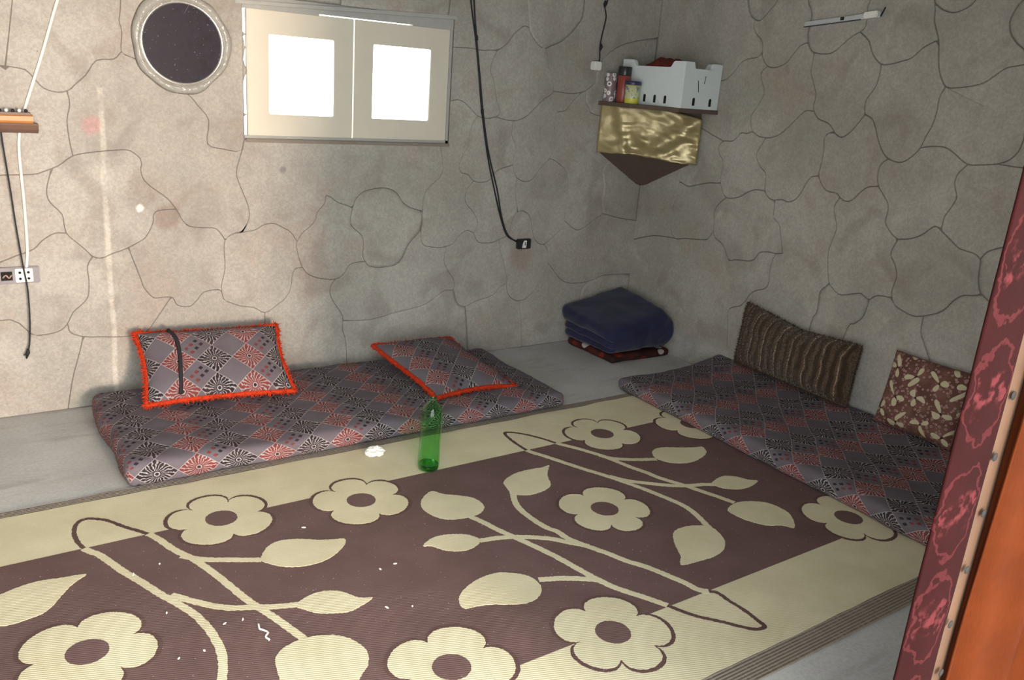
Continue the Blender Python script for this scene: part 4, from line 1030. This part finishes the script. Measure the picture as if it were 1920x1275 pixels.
s2 = side('x', BXX0+.022, BXX1-.022, BXY0, BXY0+.022, 'end_panel')
side('x', BXX0+.022, BXX1-.022, BXY1-.022, BXY1, 'end_panel')
box('bottom_panel', M_FOAM, fb, BXX0+.022, BXX1-.022, BXY0+.022, BXY1-.022, BZ0, BZ0+.02)
def slot(cx, cy, axis, par):
    pts = [(.009*math.cos(t*PI/8), .020+.009*math.sin(t*PI/8)) for t in range(9)]+[(-.009, -.012), (.009, -.012)]
    if axis == 'y': M = Matrix(((0, 0, 1, cx), (1, 0, 0, cy), (0, 1, 0, BZ0+.028), (0, 0, 0, 1)))
    else: M = Matrix(((1, 0, 0, cx), (0, 0, 1, cy), (0, 1, 0, BZ0+.028), (0, 0, 0, 1)))
    put('drain_slot', prism(pts, -.0012, .004, M=M), M_DARK, par)
for y in (-.255, -.335, -.415): slot(BXX0, y, 'y', s1)
for x in (-.200, -.075): slot(x, BXY0, 'x', s2)
for a, b_ in (((-.185, .145), (-.172, .085)), ((-.13, .17), (-.137, .13))):   # two scratches
    bm = bmesh.new(); tube_into(bm, [(a[0], BXY0-.0005, BZ0+a[1]), (b_[0], BXY0-.0005, BZ0+b_[1])], .0022, 5); put('scratch', from_bm(bm), M_DARK, s2)
# dark red bundle inside the crate
M_RED = plain('dark_red_cloth', (.17, .03, .028), .85, .2, var=.5, sc=30, bump=.5)
m = soft_box((.17, .24, .20), (16, 18, 12), .07, lambda p: p+Vector((.012*fbm((p.y*12, p.z*12, 1)), .012*fbm((p.x*12, p.z*12, 2)), .022*fbm((p.x*14, p.y*14, 3)))))
put('red_bundle', xform(m, Matrix.Translation((-.15, -.245, ZS+.148))), M_RED, None, label='dark red cloth bundle poking out of the white foam crate', cat='cloth')
# spotted tin with dark lid, and yellow tub
def tin_mat():
    g = Gr('spotted_tin'); p = g.obj(); d = g.voro(p, 34); n = g.noise(p, 12, 2)
    col = g.mix(n, (.24, .17, .19), (.17, .12, .14)); col = g.mix((d < .46)*(d > .22), col, (.70, .68, .68)); col = g.mix((d < .16), col, (.06, .05, .05))
    return g.fin(col, .4, .5)
def at(x, y, z): return Matrix.Translation((x, y, z))
tn = empty('patterned_tin', (-.364, -.048, ZS), label='dark pink canister with white dots on the corner shelf', cat='tin')
put('body', lathe([(0, 0), (.033, 0), (.035, .004), (.035, .150), (.033, .155), (0, .155)], 32, at(-.364, -.048, ZS)), tin_mat(), tn)
rd = empty('lidded_jar', (-.330, -.119, ZS), label='jar with red band and black lid behind the yellow tub', cat='jar')
put('jar_body', lathe([(0, 0), (.034, 0), (.036, .004), (.036, .146), (.034, .148), (0, .148)], 32, at(-.329, -.120, ZS)), plain('red_jar', (.26, .05, .035), .4, .5), rd)
put('lid', lathe([(0, .145), (.0365, .145), (.0375, .149), (.0375, .190), (.035, .194), (0, .194)], 32, at(-.329, -.120, ZS)), plain('black_lid', (.022, .022, .024), .35, .5), rd)
tb = empty('yellow_tub', (-.337, -.206, ZS), label='small yellow tub with navy lid in front of the foam crate', cat='tub')
def tub_mat():
    g = Gr('yellow_tub'); p = g.obj(); x, y, z = g.sep(p); n = g.noise(p, 40, 2)
    lab = g.math('ABSOLUTE', z-(ZS+.062)) < .034
    col = g.mix(lab*.75, (.62, .60, .08), (.55, .58, .42)); col = g.mix(lab*(n > .58), col, (.20, .24, .34))
    return g.fin(col, .35, .5)
put('body', lathe([(0, 0), (.037, 0), (.039, .003), (.042, .10), (0, .10)], 32, at(-.337, -.206, ZS)), tub_mat(), tb)
put('lid', lathe([(0, .099), (.045, .099), (.046, .102), (.046, .116), (.043, .120), (0, .120)], 32, at(-.337, -.206, ZS)), plain('navy_lid', (.03, .035, .09), .35, .5), tb)

# ------------------------------------------------------------------ things on the walls
YW = -.007                                  # face of the scored plaster
M_BLACKW = plain('black_wire', (.018, .018, .02), .6, .3)
M_WHITEW = plain('white_wire', (.74, .72, .68), .5, .4)
M_WHITEP = plain('white_plastic', (.78, .78, .74), .35, .5, var=.04)
# round mirror
mx, mz = -2.672, 1.543
MR = Matrix(((1, 0, 0, mx), (0, 0, -1, YW), (0, 1, 0, mz), (0, 0, 0, 1)))    # local z -> into the room
mi = empty('round_mirror', (mx, YW, mz-.19), label='round dark scratched mirror in a wavy clear rim hung beside the window', cat='mirror')
def mirror_mat():
    g = Gr('scratched_mirror'); p = g.obj(); n = g.noise(p, 30, 4); x, y, z = g.sep(p)
    s = g.noise(g.comb((x*.86-z*.5)*60.0, (x*.5+z*.86)*4.0, 0.0), 1.0, 3)
    col = g.mix(g.rng(n, .3, .7), (.016, .013, .021), (.026, .022, .033)); col = g.mix(g.rng(s, .68, .76)*.5, col, (.30, .29, .33))
    col = g.mix(g.rng(g.noise(p, 110, 2), .70, .76)*.6, col, (.38, .37, .40))
    return g.fin(col, g.rng(n, .3, .7, .35, .5), .12)
put('mirror_disc', lathe([(0, .016), (.10, .016), (.158, .016), (.158, .008), (0, .008)], 64, MR), mirror_mat(), mi)
for p_ in mi.children[0].data.polygons: p_.use_smooth = False
def rim_mat():
    g = Gr('clear_rim'); p = g.obj(); n = g.noise(p, 16, 3, .6, .8)
    t = g.n.new('ShaderNodeBsdfTransparent'); t.inputs[0].default_value = (.80, .80, .78, 1)
    g.fin((.55, .54, .50), .12, .8)
    mx_ = g.n.new('ShaderNodeMixShader'); mx_.inputs[0].default_value = .55; g.bump(n, .8, .02)
    g.t.links.new(t.outputs[0], mx_.inputs[1]); g.t.links.new(g.b.outputs[0], mx_.inputs[2]); g.t.links.new(mx_.outputs[0], g.out.inputs[0])
    return g.m
wob = lambda a, i: 1+(.022*math.sin(3*a+.6)+.018*math.sin(5*a+2)+.012*math.sin(9*a))*min(1, max(0, (i-1)/2))
put('rim', lathe([(.164, .010), (.170, .026), (.182, .030), (.194, .020), (.197, .006), (.196, 0.0)], 72, MR, wob), rim_mat(), mi)
put('rim_shadow_plate', lathe([(0, 0), (.199, 0.0), (.197, .005), (0, .005)], 72, MR, lambda a, i: wob(a, 9)), plain('rim_shadow_tone', (.16, .145, .13), .6, .3), mi)  # dark plate colour stands in for the shadow behind the clear rim
put('silver_bezel', lathe([(.155, .012), (.155, .022), (.161, .025), (.167, .021), (.167, .012)], 64, MR), plain('silver_band', (.80, .79, .74), .18, .6, .85), mi)
put('hanger', lathe([(0, .030), (.006, .030), (.008, .024), (.008, .0), (0, 0)], 12, MR @ at(.02, .192, 0)), M_WHITEP, mi)
# little carved shelf, mostly outside the picture
M_ORWOOD = plain('orange_varnished_wood', (.50, .20, .055), .4, .5, var=.2, sc=18)
M_DKWOOD = plain('dark_wood', (.15, .085, .06), .5, .4, var=.3, sc=18)
ws = empty('wall_shelf', (-3.40, YW, 1.165), label='small varnished orange wall shelf edged with beads', cat='shelf')
def molding(prof, x0, x1):   # prof (depth, z)
    return prism([(d, z) for d, z in prof], x0, x1, M=Matrix(((0, 0, 1, 0), (-1, 0, 0, YW), (0, 1, 0, 0), (0, 0, 0, 1))))
put('front_rail', molding([(.013, 1.200), (.055, 1.205), (.060, 1.215), (.058, 1.232), (.050, 1.238), (.013, 1.238)], -3.56, -3.244), M_ORWOOD, ws)
put('lower_molding', molding([(.013, 1.166), (.040, 1.170), (.058, 1.183), (.066, 1.199), (.064, 1.206), (.013, 1.206)], -3.56, -3.228), M_DKWOOD, ws)
put('top_board', molding([(.013, 1.236), (.062, 1.236), (.062, 1.246), (.013, 1.246)], -3.56, -3.25), M_DKWOOD, ws)
box('wall_cleat', M_DKWOOD, ws, -3.56, -3.36, YW-.015, YW+.003, 1.18, 1.23)
for i in range(14):
    x = -3.545+i*.0215
    put('bead', lathe([(0, -.007), (.005, -.005), (.007, 0), (.005, .005), (0, .007)], 10, at(x, YW-.056, 1.2525)), M_BLACKW if i % 2 else M_WHITEP, ws)
# cables by that shelf
def onw(pts, d=.008): return [(x, YW-d, z) for x, z in pts]
tube('white_cable', onw([(-2.985, 2.0), (-3.065, 1.80), (-3.121, 1.663), (-3.19, 1.46), (-3.262, 1.262), (-3.278, 1.21), (-3.290, 1.16), (-3.297, 1.08), (-3.296, .90), (-3.300, .72), (-3.306, .662), (-3.310, .636)], .006), .0062, M_WHITEW,
     label='white cable running down past the orange wall shelf to the socket', cat='cable')
cd = empty('hanging_cord', (-3.335, YW, .26), label='thin black cord hanging loose past the left socket', cat='cord')
cordp = [(-3.352, YW-.03, 1.168), (-3.349, YW-.03, 1.10), (-3.340, YW-.026, .95), (-3.333, YW-.026, .80), (-3.323, YW-.030, .65), (-3.315, YW-.032, .55), (-3.318, YW-.03, .42), (-3.326, YW-.026, .33), (-3.334, YW-.026, .29)]
tube('wire', cordp, .0032, M_BLACKW, cd)
bm = bmesh.new()
tube_into(bm, [(-3.333, YW-.026, .300), (-3.336, YW-.026, .283), (-3.343, YW-.024, .258)], [.004, .0085, .003], 7)
tube_into(bm, [(-3.334, YW-.026, .285), (-3.352, YW-.02, .272)], .0022, 5)
put('frayed_end', from_bm(bm), M_BLACKW, cd)
# socket at the left
M_PLATE = plain('grey_box_plate', (.24, .22, .235), .55, .4, var=.25)
so = empty('wall_socket', (-3.338, YW, .575), label='grey socket box with white four-hole insert under the orange shelf', cat='socket')
box('plate', M_PLATE, so, -3.412, -3.266, YW-.012, YW+.004, .572, .640, .003)
box('socket_insert', M_WHITEP, so, -3.352, -3.290, YW-.019, YW-.010, .579, .634, .002)
for x in (-3.336, -3.306):
    for z in (.594, .619):
        put('pin_hole', lathe([(0, 0), (.0052, 0), (.0052, .002), (0, .002)], 12, Matrix(((1, 0, 0, x), (0, 0, -1, YW-.0185), (0, 1, 0, z), (0, 0, 0, 1)))), M_DARK, so)
box('open_slot', M_DARK, so, -3.402, -3.362, YW-.0135, YW-.010, .588, .624)
bm = bmesh.new()
tube_into(bm, catmull([(-3.396, YW-.015, .600), (-3.385, YW-.024, .612), (-3.375, YW-.022, .600), (-3.365, YW-.016, .610)], 4), .003, 6)
put('wire_ends', from_bm(bm), plain('copper_wires', (.42, .28, .22), .4, .5), so)
# switch box with twisted cable on the middle of the back wall
sk = empty('black_socket', (-.856, YW, .6), label='small black wall socket with a white rocker below the hanging twin cable', cat='socket')
box('plate', plain('black_plate', (.02, .02, .022), .4, .5), sk, -.902, -.812, YW-.022, YW+.004, .596, .652, .004)
put('rocker', prism([(-.874, .604), (-.850, .604), (-.848, .644), (-.862, .645), (-.870, .630)], 0, .006, M=Matrix(((1, 0, 0, 0), (0, 0, -1, YW-.0215), (0, 1, 0, 0), (0, 0, 0, 1)))), M_WHITEP, sk)
put('rocker_mark', prism([(-.861, .618), (-.856, .618), (-.856, .637), (-.861, .637)], 0, .0015, M=Matrix(((1, 0, 0, 0), (0, 0, -1, YW-.0272), (0, 1, 0, 0), (0, 0, 0, 1)))), M_DARK, sk)
def cab(pts, d=.008): return [(x, YW-d, z) for x, z in pts]
tc = empty('twin_cable', (-.92, YW, .64), label='twin black cable hanging down the back wall to the small black socket', cat='cable')
tube('wire', cab([(-1.33, 2.49), (-1.309, 2.018), (-1.293, 1.862), (-1.252, 1.683), (-1.223, 1.529), (-1.192, 1.348), (-1.152, 1.172), (-1.122, 1.06), (-1.076, .921), (-1.03, .79), (-.986, .692), (-.946, .656), (-.898, .640)]), .0040, M_BLACKW, tc)
tube('wire', cab([(-1.31, 2.49), (-1.292, 2.021), (-1.275, 1.864), (-1.247, 1.684), (-1.218, 1.529), (-1.185, 1.348), (-1.145, 1.172), (-1.109, 1.06), (-1.058, .921), (-1.022, .79), (-.980, .694), (-.940, .656), (-.898, .632)]), .0040, M_BLACKW, tc)
for i in ((-1.247, 1.69), (-1.185, 1.335)):
    bm = bmesh.new(); tube_into(bm, [(i[0]-.003, YW-.008, i[1]+.012), (i[0], YW-.008, i[1]-.012)], .0085, 8); put('cable_clip', from_bm(bm), M_BLACKW, tc)
pc = empty('pull_switch', (-.46, YW, 1.59), label='small white switch box on a drooping dark cable left of the corner shelf', cat='switch')
tube('wire', cab([(-.45, 2.49), (-.437, 2.131), (-.42, 1.958), (-.435, 1.923), (-.418, 1.868), (-.434, 1.777), (-.441, 1.713), (-.435, 1.651), (-.440, 1.620)]), .0038, M_BLACKW, pc)
box('switch_body', M_WHITEP, pc, -.490, -.440, YW-.042, YW+.002, 1.588, 1.634, .005)
for z, r in ((1.935, .011), (1.713, .010)):
    bm = bmesh.new(); tube_into(bm, [(-.437, YW-.010, z+.018), (-.436, YW-.011, z), (-.438, YW-.010, z-.018)], [.004, r, .004], 8); put('tape_knot', from_bm(bm), M_BLACKW, pc)
# unlit lamp batten on the right wall
M_METAL = plain('pale_metal', (.50, .53, .55), .35, .5, .2)
lb = empty('lamp_batten', (-.01, -1.24, 1.87), label='slim pale unlit lamp batten fixed high on the right wall', cat='lamp')
ang = math.atan2(.040, -.40)
def bat(u0, u1, d0, d1, h0, h1, name, mat, bev=.002, par=None):
    bm = bmesh.new(); bx(bm, u0, u1, d0, d1, h0, h1, bev)
    c, s = math.cos(math.atan2(.040, .40)), math.sin(math.atan2(.040, .40))
    M = Matrix(((0, -1, 0, -.006), (-c, 0, s, -1.235), (s, 0, c, 1.882), (0, 0, 0, 1)))
    bm.transform(M); return put(name, from_bm(bm), mat, par or lb)
h_ = bat(-.205, .195, 0, .018, -.012, .012, 'housing', M_METAL)
bat(-.205, .10, .016, .024, -.0135, -.010, 'lower_lip', plain('dark_lip', (.03, .03, .06), .5, .4), .0005)
bat(.120, .190, .002, .034, -.011, .016, 'end_cap', M_WHITEP, .004)
bat(-.005, .012, .016, .024, -.004, .010, 'clip', M_BLACKW, .001)
bm = bmesh.new(); tube_into(bm, catmull([(-.02, -1.43, 1.895), (-.035, -1.445, 1.905), (-.03, -1.452, 1.93)], 4), .003, 6); put('lead', from_bm(bm), M_BLACKW, lb)

# ------------------------------------------------------------------ green bottle
bo = empty('green_bottle', (-2.087, -1.192, .007), label='empty green plastic bottle standing on the rug edge', cat='bottle')
M_PET = glass_mat('green_plastic', (.50, .90, .50), .03, .12)
MB_ = at(-2.087, -1.192, .0072) @ Matrix.Rotation(math.radians(1.5), 4, 'Y')
prof = [(0, .010), (.018, .004), (.030, .0), (.039, .003), (.0425, .012), (.0435, .03), (.0428, .06), (.0415, .09), (.0410, .12), (.0415, .15), (.0425, .18), (.0430, .21), (.0425, .23), (.040, .248), (.034, .263), (.025, .275), (.017, .282), (.0135, .286), (.0130, .294), (.0150, .296), (.0150, .299)]
put('bottle_body', lathe(prof, 40, MB_, lambda a, i: 1+(.018*abs(math.sin(2.5*a)) if i < 4 else 0)), M_PET, bo)
put('base_ring', lathe([(0, .004), (.012, .006), (.026, .003), (.036, .004), (.0405, .014), (.0395, .024), (.030, .012), (.012, .013), (0, .011)], 40, MB_, lambda a, i: 1+.02*math.sin(5*a)), glass_mat('thick_green_base', (.30, .78, .34), .05, .15), bo)
put('neck_ring', lathe([(.0133, .294), (.0158, .294), (.0160, .298), (.0133, .299)], 24, MB_), plain('dark_green_ring', (.04, .10, .06), .4, .5), bo)

# ------------------------------------------------------------------ crumpled tissue, thread and scraps
M_PAPER = plain('white_tissue', (.80, .79, .76), .9, .2, var=.03)
bm = bmesh.new(); bmesh.ops.create_icosphere(bm, subdivisions=4, radius=1)
for v in bm.verts:
    d = v.co.normalized(); k = 1+.38*noise.noise(d*2.3+Vector((4, 1, 2)))+.22*noise.noise(d*5.1)+.10*noise.noise(d*11)
    v.co = Vector((d.x*.038*k, d.y*.026*k, max(-.010, d.z*.022*k)))
bm.transform(at(-2.219, -.985, .017))
put('crumpled_tissue', from_bm(bm), M_PAPER, None, label='crumpled white tissue on the rug edge by the mattress', cat='tissue')
tube('white_thread', [(x, y, .0095) for x, y in [(-2.98, -1.842), (-2.984, -1.864), (-2.978, -1.874), (-2.97, -1.891), (-2.981, -1.905), (-2.977, -1.923)]], .0028, M_PAPER, label='short curled white thread lying on the brown field of the rug', cat='thread')
for i, (x, y) in enumerate([(-3.145, -1.415), (-3.184, -1.674), (-3.059, -1.796), (-3.202, -1.884), (-3.224, -1.437), (-3.138, -1.884), (-2.682, -1.406), (-3.011, -1.801), (-2.565, -1.751), (-2.51, -1.745), (-2.635, -1.94), (-2.567, -1.969)]):
    a = random.random()*PI; L = .003+.004*random.random(); c, s = math.cos(a), math.sin(a)
    put('paper_scrap', prism([(x+c*L, y+s*L), (x-s*.002, y+c*.0013), (x-c*L, y-s*L), (x+s*.003, y-c*.002)], .0070, .0105), M_PAPER, None,
        label='tiny white scrap of paper lying on the rug', cat='scrap', group='paper scraps on the rug')
# ------------------------------------------------------------------ doorway curtain
def curtain_mat(name, base, hi, motif):
    g = Gr(name); uv = g.uv(); U, V, _ = g.sep(uv); n = g.noise(uv, 6, 4); f = g.noise(g.scale(uv, 500, 40, 1), 1, 2)
    col = g.mix(g.rng(n, .3, .7), base, tuple(q*.7 for q in base))
    if motif:
        s = .20; fu = g.math('FRACT', U/.16+.15)-.5; fv = g.math('FRACT', V/s)-.5
        wv = g.noise(uv, 22, 3)
        r = g.math('SQRT', fu*fu*1.6+fv*fv)+wv*.42-.21
        ring = g.rng(g.math('ABSOLUTE', r-.40), .012, .028, 1, 0); blob = g.rng(g.math('ABSOLUTE', fv)+wv*.5-g.math('ABSOLUTE', fu)*.2, .30, .40, 1, 0)*g.rng(g.noise(uv, 38, 3), .45, .6)*(r < .34)
        col = g.mix(ring*.38, col, hi); col = g.mix(blob*.8, col, hi)
    col = g.mix(g.rng(f, .4, .7)*.25, col, tuple(q*.5 for q in base))
    g.fin(col, .85, .08)
    t = g.n.new('ShaderNodeBsdfTranslucent'); g.link(col, t.inputs[0])
    mx_ = g.n.new('ShaderNodeMixShader'); mx_.inputs[0].default_value = .35
    g.t.links.new(g.b.outputs[0], mx_.inputs[1]); g.t.links.new(t.outputs[0], mx_.inputs[2]); g.t.links.new(mx_.outputs[0], g.out.inputs[0])
    g.bump(n+f*.2, .2, .01)
    return g.m
cv = empty('curtain', (-2.1, -3.27, 0), label='orange doorway curtain with a dark red damask border, hanging in the doorway', cat='curtain')
def sheet(x0, x1, z0, z1, y, amp, wav, nx, nz, seed, thick=.003):
    vs = []; fs = []; uvs = []
    for i in range(nx+1):
        for j in range(nz+1):
            u, v = i/nx, j/nz; x = x0+(x1-x0)*u; z = z0+(z1-z0)*v
            yy = y+amp*math.sin(x*2*PI/wav+seed)+amp*.6*fbm((x*3+seed, z*1.2, 0))+amp*.4*math.sin(x*2*PI/(wav*.43)+z*1.3)
            vs.append((x+.006*fbm((z*2, seed, x*3)), yy, z)); uvs.append((x-x0, z))
    for i in range(nx):
        for j in range(nz): a = i*(nz+1)+j; fs.append((a, a+nz+1, a+nz+2, a+1))
    m = pyd(vs, fs); l = m.uv_layers.new(name='UVMap')
    for lp in m.loops: l.data[lp.index].uv = uvs[lp.vertex_index]
    return m
def hang(name, mat, *a):
    o = put(name, sheet(*a), mat, cv, True); md = o.modifiers.new('thick', 'SOLIDIFY'); md.thickness = .003; return o
hang('red_border', curtain_mat('red_damask', (.022, .0028, .003), (.105, .020, .024), True), -2.374, -2.262, .03, 2.25, -3.268, .006, .35, 20, 90, .4)
M_ORANGE = curtain_mat('orange_cloth', (.095, .020, .004), (.8, .3, .1), False)
hang('orange_panel', M_ORANGE, -2.215, -1.62, .03, 2.25, -3.262, .022, .24, 80, 60, 1.0)
ts = hang('tan_trim', plain('tan_ribbon', (.062, .034, .020), .8, .2, var=.3, sc=12), -2.266, -2.205, .03, 2.25, -3.258, .006, .35, 8, 60, 1.0)
for i in range(20):
    z = .14+i*.105
    put('eyelet', lathe([(0, 0), (.0075, 0), (.0075, .0008), (.0, .0010)], 14, Matrix(((1, 0, 0, -2.235+.008*math.sin(i*2.1)), (0, 0, -1, -3.2675), (0, 1, 0, z), (0, 0, 0, 1)))), M_DARK, ts)
bm = bmesh.new(); tube_into(bm, [(-2.6, -3.27, 2.26), (-1.55, -3.27, 2.26)], .012, 10)
put('curtain_rod', from_bm(bm), M_METAL, cv)
